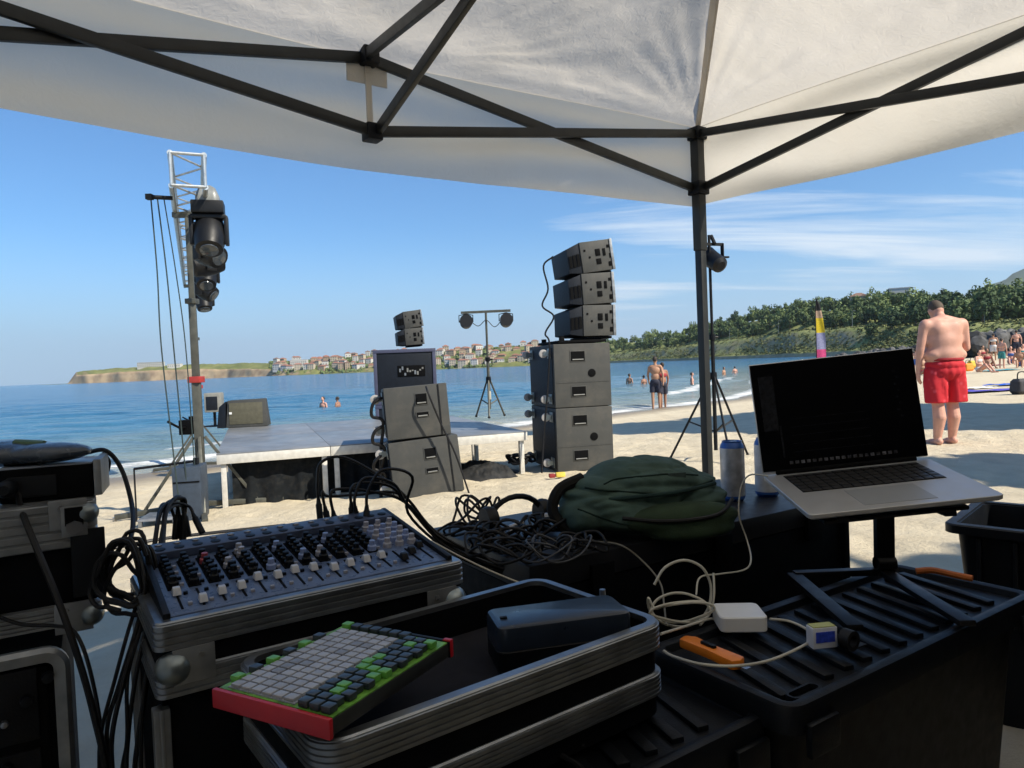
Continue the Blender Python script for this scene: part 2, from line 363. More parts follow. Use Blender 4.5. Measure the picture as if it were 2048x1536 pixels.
t.links.new(b2.outputs[0], b.inputs['Normal'])
cr = N(t, 'ShaderNodeValToRGB'); e = cr.color_ramp.elements
e[0].position = 0.0; e[0].color = (0.30, 0.31, 0.27, 1); e[1].position = 1.0; e[1].color = (0.022, 0.12, 0.25, 1)
for p_, c_ in ((0.06, (0.15, 0.215, 0.22, 1)), (0.22, (0.05, 0.165, 0.27, 1)), (0.6, (0.022, 0.12, 0.235, 1))): q = cr.color_ramp.elements.new(p_); q.color = c_
mr = N(t, 'ShaderNodeMapRange'); mr.inputs['From Max'].default_value = 60; t.links.new(a.outputs['Fac'], mr.inputs['Value']); t.links.new(mr.outputs[0], cr.inputs[0])
# foam on the breaking crests
fo = N(t, 'ShaderNodeAttribute', attribute_name='foam'); fn = N(t, 'ShaderNodeTexNoise'); fn.inputs['Scale'].default_value = 2.5; fn.inputs['Detail'].default_value = 8; fn.inputs['Roughness'].default_value = 0.75; t.links.new(mpn.outputs[0], fn.inputs['Vector'])
fm = N(t, 'ShaderNodeMath', operation='MULTIPLY'); t.links.new(fo.outputs['Fac'], fm.inputs[0]); t.links.new(fn.outputs['Fac'], fm.inputs[1])
fr = N(t, 'ShaderNodeMapRange'); fr.inputs['From Min'].default_value = 0.28; fr.inputs['From Max'].default_value = 0.5; t.links.new(fm.outputs[0], fr.inputs['Value'])
mx = N(t, 'ShaderNodeMix', data_type='RGBA'); t.links.new(fr.outputs[0], mx.inputs['Factor']); t.links.new(cr.outputs[0], mx.inputs['A']); mx.inputs['B'].default_value = (0.72, 0.73, 0.72, 1)
t.links.new(mx.outputs['Result'], b.inputs['Base Color'])
rr = N(t, 'ShaderNodeMapRange'); rr.inputs['To Min'].default_value = 0.10; rr.inputs['To Max'].default_value = 0.9; t.links.new(fr.outputs[0], rr.inputs['Value']); t.links.new(rr.outputs[0], b.inputs['Roughness'])
b.inputs['IOR'].default_value = 1.33; b.inputs['Specular IOR Level'].default_value = 0.5
foam = np.zeros_like(s)
for d0, wd, k in ((0.25, 0.5, 1.0), (1.2, 0.4, 0.95), (3.5, 0.5, 0.95)):
    dd = s - d0 - 0.9 * fbm(X * 0.16, Y * 0.16, 3, int(max(d0, 1) * 7)); foam = np.maximum(foam, k * np.exp(-(dd / wd) ** 2) * sstep(0.25, 0.62, vnoise(X * 0.15, Y * 0.15, 90 + int(d0))) )
foam *= sstep(80, 40, Y)
struct(link('sea', grid_mesh('sea', X, Y, Zs, m, {'shore': np.clip(s, -1, 300), 'foam': foam})))

# land material: green on flat ground, bare earth and rock where steep
def land_mat(name, green, green2, earth, rockc, nscale, lo=0.80, hi=0.93):
    m, t, b = bsdf(name); tc = N(t, 'ShaderNodeTexCoord'); ge = N(t, 'ShaderNodeNewGeometry'); sx = N(t, 'ShaderNodeSeparateXYZ'); t.links.new(ge.outputs['Normal'], sx.inputs[0])
    n_ = N(t, 'ShaderNodeTexNoise'); n_.inputs['Scale'].default_value = nscale; n_.inputs['Detail'].default_value = 8; n_.inputs['Roughness'].default_value = 0.65; t.links.new(tc.outputs['Object'], n_.inputs['Vector'])
    g = N(t, 'ShaderNodeValToRGB'); g.color_ramp.elements[0].position = 0.35; g.color_ramp.elements[0].color = green + (1,); g.color_ramp.elements[1].position = 0.62; g.color_ramp.elements[1].color = green2 + (1,); t.links.new(n_.outputs['Fac'], g.inputs[0])
    n2 = N(t, 'ShaderNodeTexNoise'); n2.inputs['Scale'].default_value = nscale * 2.7; n2.inputs['Detail'].default_value = 7; t.links.new(tc.outputs['Object'], n2.inputs['Vector'])
    r_ = N(t, 'ShaderNodeValToRGB'); r_.color_ramp.elements[0].position = 0.35; r_.color_ramp.elements[0].color = rockc + (1,); r_.color_ramp.elements[1].position = 0.6; r_.color_ramp.elements[1].color = earth + (1,); t.links.new(n2.outputs['Fac'], r_.inputs[0])
    ad = N(t, 'ShaderNodeMath', operation='ADD'); t.links.new(sx.outputs['Z'], ad.inputs[0])
    sc_ = N(t, 'ShaderNodeMath', operation='MULTIPLY_ADD'); t.links.new(n_.outputs['Fac'], sc_.inputs[0]); sc_.inputs[1].default_value = 0.5; sc_.inputs[2].default_value = -0.25; t.links.new(sc_.outputs[0], ad.inputs[1])
    k = N(t, 'ShaderNodeMapRange'); k.inputs['From Min'].default_value = lo; k.inputs['From Max'].default_value = hi; t.links.new(ad.outputs[0], k.inputs['Value'])
    mx = N(t, 'ShaderNodeMix', data_type='RGBA'); t.links.new(k.outputs[0], mx.inputs['Factor']); t.links.new(r_.outputs[0], mx.inputs['A']); t.links.new(g.outputs[0], mx.inputs['B'])
    t.links.new(mx.outputs['Result'], b.inputs['Base Color']); b.inputs['Roughness'].default_value = 0.95; b.inputs['Specular IOR Level'].default_value = 0.1
    return m
# headland and town peninsula, about a kilometre off
def head_ground(T, Rr):
    """height of the far peninsula at bearing T and range Rr beyond its own shore"""
    bl = np.interp(T, [-0.68, -0.625, -0.612, -0.55, -0.45, -0.37, -0.30, -0.1, 0.14, 0.2], [0.3, 1.0, 16, 18, 18, 14, 8, 7, 6, 5])
    cliff = np.interp(T, [-0.68, -0.40, -0.30, 0.2], [5, 6, 30, 40])
    back = np.interp(T, [-0.68, -0.625, -0.612, -0.40, -0.30, -0.2, -0.05, 0.1, 0.2], [0, 0, 7, 10, 14, 20, 22, 26, 22])
    return WATER_Z - 0.5 + bl * sstep(0, 1, Rr / cliff) + back * sstep(np.interp(T, [-0.42, -0.3], [3, 20]), np.interp(T, [-0.42, -0.3], [75, 150]), Rr)
def head_D(T): return np.interp(T, [-0.7, -0.6, -0.4, -0.3, 0.0, 0.16, 0.22], [1330, 1250, 1200, 1080, 980, 900, 860])
T, Rr = np.meshgrid(np.concatenate([np.linspace(-0.70, -0.58, 90), np.linspace(-0.579, 0.22, 330)]), np.concatenate([np.linspace(0, 45, 26), np.linspace(52, 420, 30)]))
wob = 26 * fbm(T * 14, Rr * 0.0, 4, 3); Dd = head_D(T) + wob
Hh = head_ground(T, Rr) + sstep(0, 12, Rr) * (2.2 * fbm(T * 90, Rr * 0.03, 4, 12)) * sstep(-0.63, -0.61, T); Yy = Dd + Rr
HEADM = land_mat('headland_ground', (0.09, 0.115, 0.035), (0.20, 0.205, 0.075), (0.42, 0.31, 0.19), (0.27, 0.19, 0.12), 0.03)
struct(link('headland', grid_mesh('headland', T * Yy, Yy, Hh, HEADM)))

# wooded hillside on the right
def hill_D(T): return np.interp(T, [0.06, 0.14, 0.22, 0.29, 0.40, 0.50, 0.60, 0.72, 0.9, 1.3], [820, 700, 560, 470, 360, 290, 235, 195, 170, 150])
def hill_h(T, Rr):
    top = np.interp(T, [0.06, 0.14, 0.22, 0.29, 0.40, 0.50, 0.60, 0.72, 0.9, 1.3], [15, 20, 21, 26, 29.5, 26.5, 20.5, 18, 17, 17])
    return WATER_Z - 0.6 + 2.8 * sstep(0, 5, Rr) + 9.0 * sstep(4, 42, Rr) * (top / 22) + (top - 11.0 * top / 22) * sstep(45, 120, Rr)
T, Rr = np.meshgrid(np.linspace(0.05, 1.35, 420), np.concatenate([np.linspace(0, 60, 36), np.linspace(66, 320, 34)]))
Yy = hill_D(T) + 5 * fbm(T * 13, Rr * 0, 3, 22) + Rr
Hh = hill_h(T, Rr) + sstep(3, 20, Rr) * (0.5 * fbm(T * 70, Rr * 0.05, 4, 15) + 0.25 * fbm(T * 260, Rr * 0.2, 3, 18))
HILLM = land_mat('hillside_ground', (0.15, 0.18, 0.06), (0.29, 0.30, 0.12), (0.42, 0.33, 0.21), (0.27, 0.235, 0.15), 0.07, 0.62, 0.86)
struct(link('hillside', grid_mesh('hillside', T * Yy, Yy, Hh, HILLM)))
# mountain ridge far behind
T, Rr = np.meshgrid(np.linspace(0.40, 1.8, 160), np.linspace(0, 1, 24))
ht = np.interp(T, [0.40, 0.55, 0.62, 0.68, 0.73, 0.8, 1.0, 1.4, 1.8], [5, 90, 220, 400, 480, 520, 540, 460, 300])
Yy = 3600 + Rr * 900; Hh = ht * sstep(0, 0.75, Rr) * (1 + 0.12 * fbm(T * 22, Rr * 2.5, 5, 61)) - 30
struct(link('mountain', grid_mesh('mountain', T * Yy, Yy, Hh, M('mountain_forest', (0.06, 0.085, 0.05), 0.95, var=0.4, scale=0.004, spec=0.1))))

# ============================================================ GAZEBO over the camera
def vec2(a, z): return Vector((a[0], a[1], z))
TC = Vector((0.82, 3.03)); TDIR = Vector((-0.816, -0.578)); TPER = Vector((0.578, -0.816))
TA = TC + TDIR * 3.0; TB = TC + TPER * 3.0; TD = TA + TPER * 3.0; TM = (TA + TB) / 2
EAVE, PEAK = 2.12, 2.80
def canopy_mat(name, ca, cb_, tr_, bs=0.38):
    m = bpy.data.materials.new(name); m.use_nodes = True; t = m.node_tree; t.nodes.clear()
    o = N(t, 'ShaderNodeOutputMaterial'); d = N(t, 'ShaderNodeBsdfDiffuse'); tr = N(t, 'ShaderNodeBsdfTranslucent'); mx = N(t, 'ShaderNodeMixShader'); mx.inputs[0].default_value = tr_
    tc = N(t, 'ShaderNodeTexCoord'); n_ = N(t, 'ShaderNodeTexNoise'); n_.inputs['Scale'].default_value = 3.0; n_.inputs['Detail'].default_value = 6; t.links.new(tc.outputs['Object'], n_.inputs['Vector'])
    cr = N(t, 'ShaderNodeValToRGB'); cr.color_ramp.elements[0].position = 0.3; cr.color_ramp.elements[0].color = ca + (1,); cr.color_ramp.elements[1].position = 0.7; cr.color_ramp.elements[1].color = cb_ + (1,); t.links.new(n_.outputs['Fac'], cr.inputs[0])
    t.links.new(cr.outputs[0], d.inputs['Color']); t.links.new(cr.outputs[0], tr.inputs['Color'])
    vo = N(t, 'ShaderNodeTexNoise'); vo.inputs['Scale'].default_value = 32; vo.inputs['Roughness'].default_value = 0.62; vo.inputs['Detail'].default_value = 4; vo.inputs['Distortion'].default_value = 1.2; t.links.new(tc.outputs['Object'], vo.inputs['Vector'])
    bp = N(t, 'ShaderNodeBump'); bp.inputs['Strength'].default_value = bs; bp.inputs['Distance'].default_value = 0.007; t.links.new(vo.outputs['Fac'], bp.inputs['Height'])
    t.links.new(bp.outputs[0], d.inputs['Normal']); t.links.new(bp.outputs[0], tr.inputs['Normal'])
    t.links.new(d.outputs[0], mx.inputs[1]); t.links.new(tr.outputs[0], mx.inputs[2]); t.links.new(mx.outputs[0], o.inputs['Surface'])
    return m
CANOPY = canopy_mat('canopy_cloth', (0.70, 0.655, 0.58), (0.76, 0.715, 0.645), 0.48); VALANCE = canopy_mat('canopy_cloth_brightened', (0.90, 0.83, 0.71), (0.93, 0.87, 0.76), 0.66, 0.14)  # one cloth; valance copy coloured lighter and more translucent to pass for brighter light
FRAME = M('gazebo_frame_paint', (0.020, 0.021, 0.020), 0.45, metal=0.3, var=0.2)
gaz = thing('gazebo', 'white pop-up gazebo with grey scissor frame sheltering the sound desk', 'gazebo', (TC.x, TC.y, 0))
G0 = Vector((TC.x, TC.y, 0))
def roof_panel(P0, P1, seed):
    nu, nv = 130, 90
    U, V = np.meshgrid(np.linspace(0, 1, nu), np.linspace(0, 0.999, nv))
    a = np.array(P0); b_ = np.array(P1); c = np.array(TM)
    Xp = (a[0] * (1 - U) + b_[0] * U) * (1 - V) + c[0] * V; Yp = (a[1] * (1 - U) + b_[1] * U) * (1 - V) + c[1] * V
    Zp = EAVE + (PEAK - EAVE) * V - 0.11 * np.sin(np.pi * V) * np.sin(np.pi * U) - 0.03 * np.sin(np.pi * U) ** 2 * (1 - V)
    for q, cp in enumerate((a, b_, (a + b_) / 2)):
        rx, ry = Xp - cp[0], Yp - cp[1]; r = np.hypot(rx, ry); an = np.arctan2(ry, rx)
        amp = (0.0042, 0.0042, 0.0042)[q] * np.exp(-((r - 0.35) / 0.42) ** 2) * sstep(0.02, 0.2, r)
        Zp = Zp + amp * (np.sin(an * 52 + 4 * fbm(an * 3, r * 2, 2, seed)) * 0.6 + 1.2 * fbm(an * 22, r * 2.2, 3, seed + 5)) * sstep(0.0, 0.03, V)
    Zp = Zp + (0.010 * fbm(Xp * 4, Yp * 4, 4, seed) + 0.006 * fbm(Xp * 11, Yp * 11, 3, seed + 9)) * sstep(0, 0.08, V)
    # folds running along the eave
    al = (Xp - a[0]) * TPER.x + (Yp - a[1]) * TPER.y
    Zp = Zp + 0.012 * np.sin(V * 26 + 2.5 * U + 2 * fbm(U * 3, V * 2, 2, seed + 3)) * np.exp(-V / 0.16) * sstep(0, 0.05, V)
    return grid_mesh('roof_panel', Xp - G0.x, Yp - G0.y, Zp, CANOPY)
for i, (p, q) in enumerate(((TA, TC), (TC, TB), (TB, TD), (TD, TA))): link('roof_panel', roof_panel(p, q, 11 + 7 * i), gaz)
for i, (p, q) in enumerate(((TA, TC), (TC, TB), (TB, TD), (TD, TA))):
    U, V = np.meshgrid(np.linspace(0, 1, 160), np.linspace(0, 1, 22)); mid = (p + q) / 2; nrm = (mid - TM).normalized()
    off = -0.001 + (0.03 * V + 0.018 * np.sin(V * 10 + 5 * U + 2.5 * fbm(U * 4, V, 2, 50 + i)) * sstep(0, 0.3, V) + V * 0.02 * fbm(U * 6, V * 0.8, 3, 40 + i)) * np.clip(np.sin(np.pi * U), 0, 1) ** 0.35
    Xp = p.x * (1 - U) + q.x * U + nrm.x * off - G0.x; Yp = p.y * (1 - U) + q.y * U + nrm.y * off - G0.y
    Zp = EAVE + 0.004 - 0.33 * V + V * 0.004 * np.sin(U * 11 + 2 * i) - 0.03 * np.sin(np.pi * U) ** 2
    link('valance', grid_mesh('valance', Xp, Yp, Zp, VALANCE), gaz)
for P in (TA, TB, TC, TD):   # hanging welt along each hip seam
    pts = []; 
    for k in range(13):
        t_ = k / 12; xy = P * (1 - t_) + TM * t_; pts.append(Vector((xy.x - G0.x, xy.y - G0.y, EAVE + (PEAK - EAVE) * t_ - 0.006)))
    mb = MB()
    for k in range(12):
        d_ = (pts[k + 1] - pts[k]).normalized(); sd = Vector((-d_.y, d_.x, 0)).normalized() * 0.004
        h0, h1 = [0.05 * math.sin(math.pi * min(1, (j / 12) * 1.3)) + 0.006 for j in (k, k + 1)]
        a0, a1 = pts[k], pts[k + 1]; D0, D1 = Vector((0.012, 0, -h0)), Vector((0.012, 0, -h1))
        mb.hexa([a0 + D0 - sd, a0 + D0 + sd, a1 + D1 + sd, a1 + D1 - sd], [a0 - sd, a0 + sd, a1 + sd, a1 - sd])
    mb.build('hip_welt', CANOPY, gaz)
U, V = np.meshgrid(np.linspace(0, 0.55, 48), np.linspace(0, 1, 14)); nrm = ((TB + TC) / 2 - TM).normalized(); off = -0.02 + 0.05 * np.sin(U * 90) * V
link('added_side_wall', grid_mesh('added_side_wall', TB.x * (1 - U) + TC.x * U + nrm.x * off - G0.x, TB.y * (1 - U) + TC.y * U + nrm.y * off - G0.y, 2.05 - 2.03 * V, M('added_curtain_fabric', (0.012, 0.014, 0.020), 0.9, spec=0.1)), gaz)   # half curtain added out of view to shade the ground at the right
def gp(P, z, inset=0.03):
    d_ = (TM - P).normalized() * inset; return Vector((P.x + d_.x - G0.x, P.y + d_.y - G0.y, z))
for P in (TA, TB, TC, TD):
    z0 = gz(P.x, P.y) - 0.02
    mb = MB(); mb.bar(gp(P, z0), gp(P, 1.92), 0.034, 0.034, up=(TDIR.x, TDIR.y, 0)); leg = mb.build('leg', FRAME, gaz, 0.004)
    mb = MB(); mb.bar(gp(P, 1.60), gp(P, 2.10), 0.042, 0.042, up=(TDIR.x, TDIR.y, 0)); mb.build('upper_leg', FRAME, gaz, 0.004)
    mb = MB(); mb.box(gp(P, 1.86), (0.065, 0.065, 0.055), Matrix.Rotation(math.atan2(TPER.y, TPER.x), 3, 'Z')); mb.build('slider', PLASTIC, gaz, 0.006)
    mb = MB(); mb.box(gp(P, 2.085), (0.07, 0.07, 0.05), Matrix.Rotation(math.atan2(TPER.y, TPER.x), 3, 'Z')); mb.build('corner_bracket', PLASTIC, gaz, 0.006)
    mb = MB(); mb.box(gp(P, z0 + 0.012), (0.1, 0.1, 0.012)); mb.build('foot_plate', FRAME, gaz, 0.002)
def fbar(p0, p1): MB().bar(p0, p1, 0.017, 0.032).build('truss_bar', FRAME, gaz, 0.003)
ZT, ZB = 2.085, 1.86
for P, Q in ((TA, TC), (TC, TB), (TB, TD), (TD, TA)):
    mid = (P + Q) / 2; inw = (TM - mid).normalized(); sh = Vector((inw.x, inw.y, 0)) * 0.012
    t_ = gp(mid, ZT); b_ = gp(mid, ZB)
    for E_ in (P, Q):
        fbar(gp(E_, ZT) + sh, b_ + sh); fbar(gp(E_, ZB) - sh, t_ - sh)
    hub = Vector((TM.x - G0.x, TM.y - G0.y, 0)); ln = Vector((inw.y, -inw.x, 0)) * 0.012
    fbar(t_ + ln, hub + Vector((0, 0, 2.02)) + ln); fbar(b_ - ln, hub + Vector((0, 0, 2.30)) - ln)
    for z in (ZT, ZB): mb = MB(); mb.box(gp(mid, z), (0.05, 0.05, 0.05), Matrix.Rotation(math.atan2(TPER.y, TPER.x), 3, 'Z')); mb.build('joint_bracket', PLASTIC, gaz, 0.006)
    mb = MB(); o_ = Vector((-inw.x, -inw.y, 0)) * 0.012; mb.bar(gp(mid, ZB + 0.02) + o_, gp(mid, ZT - 0.02) + o_, 0.018, 0.006, up=(inw.x, inw.y, 0)); mb.build('fabric_strap', CANOPY, gaz)
    mb = MB(); mb.bar(gp(mid, ZT - 0.02, 0.012), gp(mid, ZT - 0.075, 0.010), 0.13, 0.003, up=(inw.x, inw.y, 0)); mb.build('fabric_patch', CANOPY, gaz)
mb = MB(); mb.bar((TM.x - G0.x, TM.y - G0.y, 1.96), (TM.x - G0.x, TM.y - G0.y, PEAK - 0.03), 0.034, 0.034); mb.build('centre_pole', FRAME, gaz, 0.004)

# side walls added out of view behind the camera to cut fill light
WALLF = M('added_wall_fabric', (0.012, 0.014, 0.020), 0.9, spec=0.1)
for i, (p, q) in enumerate(((TB, TD), (TD, TA))):
    U, V = np.meshgrid(np.linspace(0, 1, 60), np.linspace(0, 1, 14)); mid = (p + q) / 2; nrm = (mid - TM).normalized(); off = -0.02 + 0.03 * np.sin(U * 40 + i) * V
    link('added_side_wall', grid_mesh('added_side_wall', p.x * (1 - U) + q.x * U + nrm.x * off - G0.x, p.y * (1 - U) + q.y * U + nrm.y * off - G0.y, 2.05 - 2.03 * V, WALLF if i == 0 else CANOPY), gaz)

# ============================================================ STAGE
SYAW = rad(20)
SDIR = Vector((math.cos(SYAW), math.sin(SYAW), 0)); SPER = Vector((-math.sin(SYAW), math.cos(SYAW), 0))
S0 = onz(432, 911, 0.40); S0.z = 0
DECKTOP = M('deck_plywood', (0.17, 0.18, 0.19), 0.38, var=0.2, scale=4, dust=0.3)
DECKALU = M('deck_frame_alu', (0.62, 0.60, 0.55), 0.5, metal=0.35, var=0.12)
DW, DD = 1.07, 1.85
words = [('front', ('left', 'middle', 'right')), ('rear', ('left', 'middle', 'right'))]
for j in range(2):
    for i in range(3):
        o0 = S0 + SDIR * (i * DW) + SPER * (j * DD)
        r = thing('stage_deck', f'grey topped aluminium stage deck, {words[j][0]} row, {words[j][1][i]} one', 'stage deck', (o0.x, o0.y, 0), SYAW, 'decks of the low stage')
        g_ = 0.006
        MB().box((DW / 2, DD / 2, 0.4055), (DW - 0.004, DD - 0.004, 0.010)).build('deck_board', DECKTOP, r, 0.002)
        for c, d in (((DW / 2, 0.015, 0.355), (DW - g_, 0.03, 0.09)), ((DW / 2, DD - 0.015, 0.355), (DW - g_, 0.03, 0.09)), ((0.018, DD / 2, 0.354), (0.03, DD - 0.064, 0.088)), ((DW - 0.018, DD / 2, 0.354), (0.03, DD - 0.064, 0.088))):
            MB().box(c, d).build('frame_rail', DECKALU, r, 0.003)
        for lx in (0.06, DW - 0.06):
            for ly in (0.06, DD - 0.06):
                pw = o0 + SDIR * lx + SPER * ly; zb = gz(pw.x, pw.y) - 0.03
                MB().box((lx, ly, (zb + 0.311) / 2), (0.05, 0.05, 0.311 - zb)).build('leg', DECKALU, r, 0.004)
# black cloth hung under the front of the stage
U, V = np.meshgrid(np.linspace(0, 1, 170), np.linspace(0, 1, 18)); L = 2.25
off = 0.15 + (0.2 + 0.8 * V) * 0.030 * np.sin(U * 60 + 3 * fbm(U * 8, V, 2, 4)) + 0.02 * fbm(U * 20, V * 2, 3, 6)
xx = 0.13 + U * L; zt = 0.30; zb = -0.13
Xp = S0.x + SDIR.x * xx + SPER.x * off; Yp = S0.y + SDIR.y * xx + SPER.y * off
tag(link('stage_skirt', grid_mesh('stage_skirt', Xp, Yp, zt + (zb - zt) * V, M('black_molton', (0.010, 0.012, 0.014), 0.9, spec=0.1, dust=0.05))), 'black cloth skirt hung under the front edge of the stage', 'cloth')

# ============================================================ LOUDSPEAKERS
def handle(parent, x, z, w_=0.16, h_=0.105):
    MB().box((x, -0.001, z), (w_ + 0.02, 0.008, h_ + 0.02)).build('handle_plate', CAB, parent, 0.002)
    h = MB().box((x, -0.004, z), (w_, 0.006, h_)).build('handle', CABD, parent)
    mb = MB(); mb.tube([(x - w_ * 0.40, -0.009, z - h_ * 0.36), (x + w_ * 0.40, -0.009, z - h_ * 0.36)], 0.007, 8); mb.build('grip', M_GRIP, h)
M_GRIP = M('handle_grip', (0.16, 0.16, 0.15), 0.6)
def castor(parent, x, y, z):
    rt = Matrix.Rotation(rad(90), 3, 'Y')
    c = MB().box((x - 0.004, y, z), (0.010, 0.11, 0.11)).build('castor', ZINC, parent, 0.002)
    mb = MB(); mb.lathe([(0.03, -0.016), (0.047, -0.012), (0.047, 0.012), (0.03, 0.016)], 16, (x - 0.07, y, z), Matrix.Rotation(rad(90), 3, 'X')); mb.build('wheel', M_WHEEL, c)
    mb = MB(); mb.bar((x - 0.005, y - 0.025, z), (x - 0.075, y - 0.025, z), 0.05, 0.004, up=(0, 1, 0)); mb.bar((x - 0.005, y + 0.025, z), (x - 0.075, y + 0.025, z), 0.05, 0.004, up=(0, 1, 0)); mb.build('fork', ZINC, c)
M_WHEEL = M('castor_wheel', (0.30, 0.29, 0.28), 0.5)
def sub(label, loc, rz, w_, d_, h_, kind='side', tilt=(0, 0)):
    r = thing('subwoofer', label, 'speaker', loc, rz); r.rotation_euler = (tilt[0], tilt[1], rz)
    MB().box((w_ / 2, d_ / 2, h_ / 2), (w_, d_, h_ - 0.006)).build('cabinet', CAB, r, 0.012, 3)
    if kind == 'side':
        handle(r, w_ * 0.42, h_ * 0.80); handle(r, w_ * 0.42, h_ * 0.25)
        mb = MB(); mb.lathe([(0.045, 0), (0.045, 0.006), (0.03, 0.008)], 18, (w_ * 0.66, 0.001, h_ * 0.53), Matrix.Rotation(rad(90), 3, 'X')); mb.build('socket', CABD, r)
        MB().box((w_ / 2, -0.001, h_ * 0.395), (w_ - 0.04, 0.006, 0.008)).build('seam_strip', CAB, r)
        MB().box((-0.003, d_ / 2, h_ / 2), (0.010, d_ - 0.08, h_ - 0.08)).build('rear_panel', GRILLE, r, 0.003)
        for yy in (0.13, d_ - 0.13):
            for zz in (0.10, h_ - 0.10): castor(r, -0.008, yy, zz)
    elif kind == 'small':
        handle(r, w_ * 0.58, h_ * 0.73, 0.105, 0.10); handle(r, w_ * 0.58, h_ * 0.44, 0.11, 0.04)
        MB().box((-0.003, d_ / 2, h_ / 2), (0.010, d_ - 0.07, h_ - 0.07)).build('rear_panel', GRILLE, r, 0.003)
        for zz in (0.10, h_ - 0.10): castor(r, -0.008, 0.12, zz)
        MB().box((w_ * 0.86, -0.002, h_ / 2), (0.012, 0.010, h_ * 0.96)).build('corner_strip', BLACK, r)
    else:   # grille side towards us
        MB().box((w_ / 2, -0.004, h_ / 2), (w_ - 0.11, 0.010, h_ - 0.11)).build('grille', GRILLE, r, 0.003)
        for c, d in (((w_ / 2, -0.012, h_ - 0.03), (w_, 0.026, 0.055)), ((w_ / 2, -0.012, 0.03), (w_, 0.026, 0.055)), ((0.03, -0.012, h_ / 2), (0.055, 0.026, h_ - 0.118)), ((w_ - 0.03, -0.012, h_ / 2), (0.055, 0.026, h_ - 0.118))):
            MB().box(c, d).build('frame_edge', M_FRM, r, 0.004)
        p_ = MB().box((w_ * 0.60, -0.013, h_ * 0.60), (w_ * 0.44, 0.008, h_ * 0.2)).build('connector_panel', CABD, r, 0.002)
        rnd = random.Random(5)
        for k in range(10): MB().box((w_ * (0.42 + 0.04 * k), -0.019, h_ * (0.60 + rnd.uniform(-0.06, 0.06))), (0.028, 0.006, rnd.uniform(0.02, 0.07))).build('socket', M_GRIP if rnd.random() < 0.6 else ALUD, p_)
    return r
M_FRM = M('cabinet_frame_blue', (0.055, 0.06, 0.105), 0.5, var=0.1)
def array_box(label, loc, rz, tilt, sc=1.0):
    r = thing('line_array_speaker', label, 'speaker', loc, rz); r.rotation_euler = (0, -tilt, rz); r.scale = (sc, sc, sc)
    w_, d_, h_ = 0.36, 0.62, 0.352
    MB().box((w_ / 2, d_ / 2, h_ / 2), (w_, d_, h_ - 0.012)).build('cabinet', CAB, r, 0.008)
    f0 = [(-0.15, 0.03, 0.026), (0.0, 0.012, 0.004), (0.0, d_, 0.004), (-0.15, d_ - 0.03, 0.026)]; f1 = [(-0.15, 0.03, 0.29), (0, 0.012, h_ - 0.012), (0, d_, h_ - 0.012), (-0.15, d_ - 0.03, 0.29)]
    mb = MB(); mb.hexa([Vector(p) for p in f0], [Vector(p) for p in f1]); mb.build('front_horn', GRILLE, r, 0.008)
    for k in range(3): MB().box((-0.118 + 0.044 * k, 0.026 - 0.005 * k, 0.145 + 0.006 * k), (0.034, 0.016, 0.13)).build('grille_slot', CABD, r)
    for (x, z, a, b_) in ((0.20, 0.215, 0.055, 0.075), (0.20, 0.115, 0.055, 0.06), (0.275, 0.21, 0.03, 0.08), (0.10, 0.17, 0.02, 0.02), (0.34, 0.27, 0.05, 0.03), (0.335, 0.075, 0.045, 0.05), (0.05, 0.25, 0.02, 0.02), (0.345, 0.165, 0.022, 0.05)):
        MB().box((x, -0.002, z), (a, 0.010, b_)).build('rigging_slot', CABD, r, 0.002)
    MB().box((0.365, -0.004, h_ / 2), (0.03, 0.012, h_ - 0.01)).build('rigging_plate', ALUD, r, 0.002)
    MB().box((0.19, d_ / 2, -0.012), (0.30, d_ * 0.9, 0.026)).build('spacer', CABD, r)
    return r
# right stack
RY = rad(14); base = at(1116, 948, 7.75); RX, RYY = base.x, base.y; rz0 = gz(RX + .3, RYY + .3) - 0.01
RU = Vector((math.cos(RY), math.sin(RY), 0)); RP = Vector((-math.sin(RY), math.cos(RY), 0))
ztop = at(1108, 688, 7.75).z; hsub = (ztop - rz0) / 2
sub('dark grey subwoofer at the bottom of the tall right-hand stack', (RX, RYY, rz0), RY, 0.66, 0.98, hsub)
sub('dark grey subwoofer carrying three line array boxes in the right-hand stack', (RX, RYY, rz0 + hsub), RY, 0.66, 0.98, hsub)
zt_ = rz0 + 2 * hsub
b0 = MB(); b0.box((0.34, 0.4, 0.022), (0.56, 0.8, 0.03)); b0.box((0.12, 0.06, 0.05), (0.05, 0.05, 0.06)); b0.box((0.55, 0.06, 0.05), (0.05, 0.05, 0.08)); b0.box((0.12, 0.74, 0.05), (0.05, 0.05, 0.06)); b0.box((0.55, 0.74, 0.05), (0.05, 0.05, 0.08))
tag(b0.build('stacking_frame', CABD, None, 0.004, loc=(RX, RYY, zt_), rz=RY), 'black steel frame between the right-hand subwoofers and the line array', 'frame')
p = Vector((RX, RYY, zt_)) + RU * 0.36
names = ['lowest', 'middle', 'topmost']
zz = zt_ + 0.07
for k, tl in enumerate((rad(0), rad(3), rad(7))):
    q = p + RU * (0.012 * k); array_box(f'grey line array speaker, {names[k]} of three hanging over the right-hand subwoofers', (q.x, q.y, zz), RY, tl, 1.0); zz += 0.345
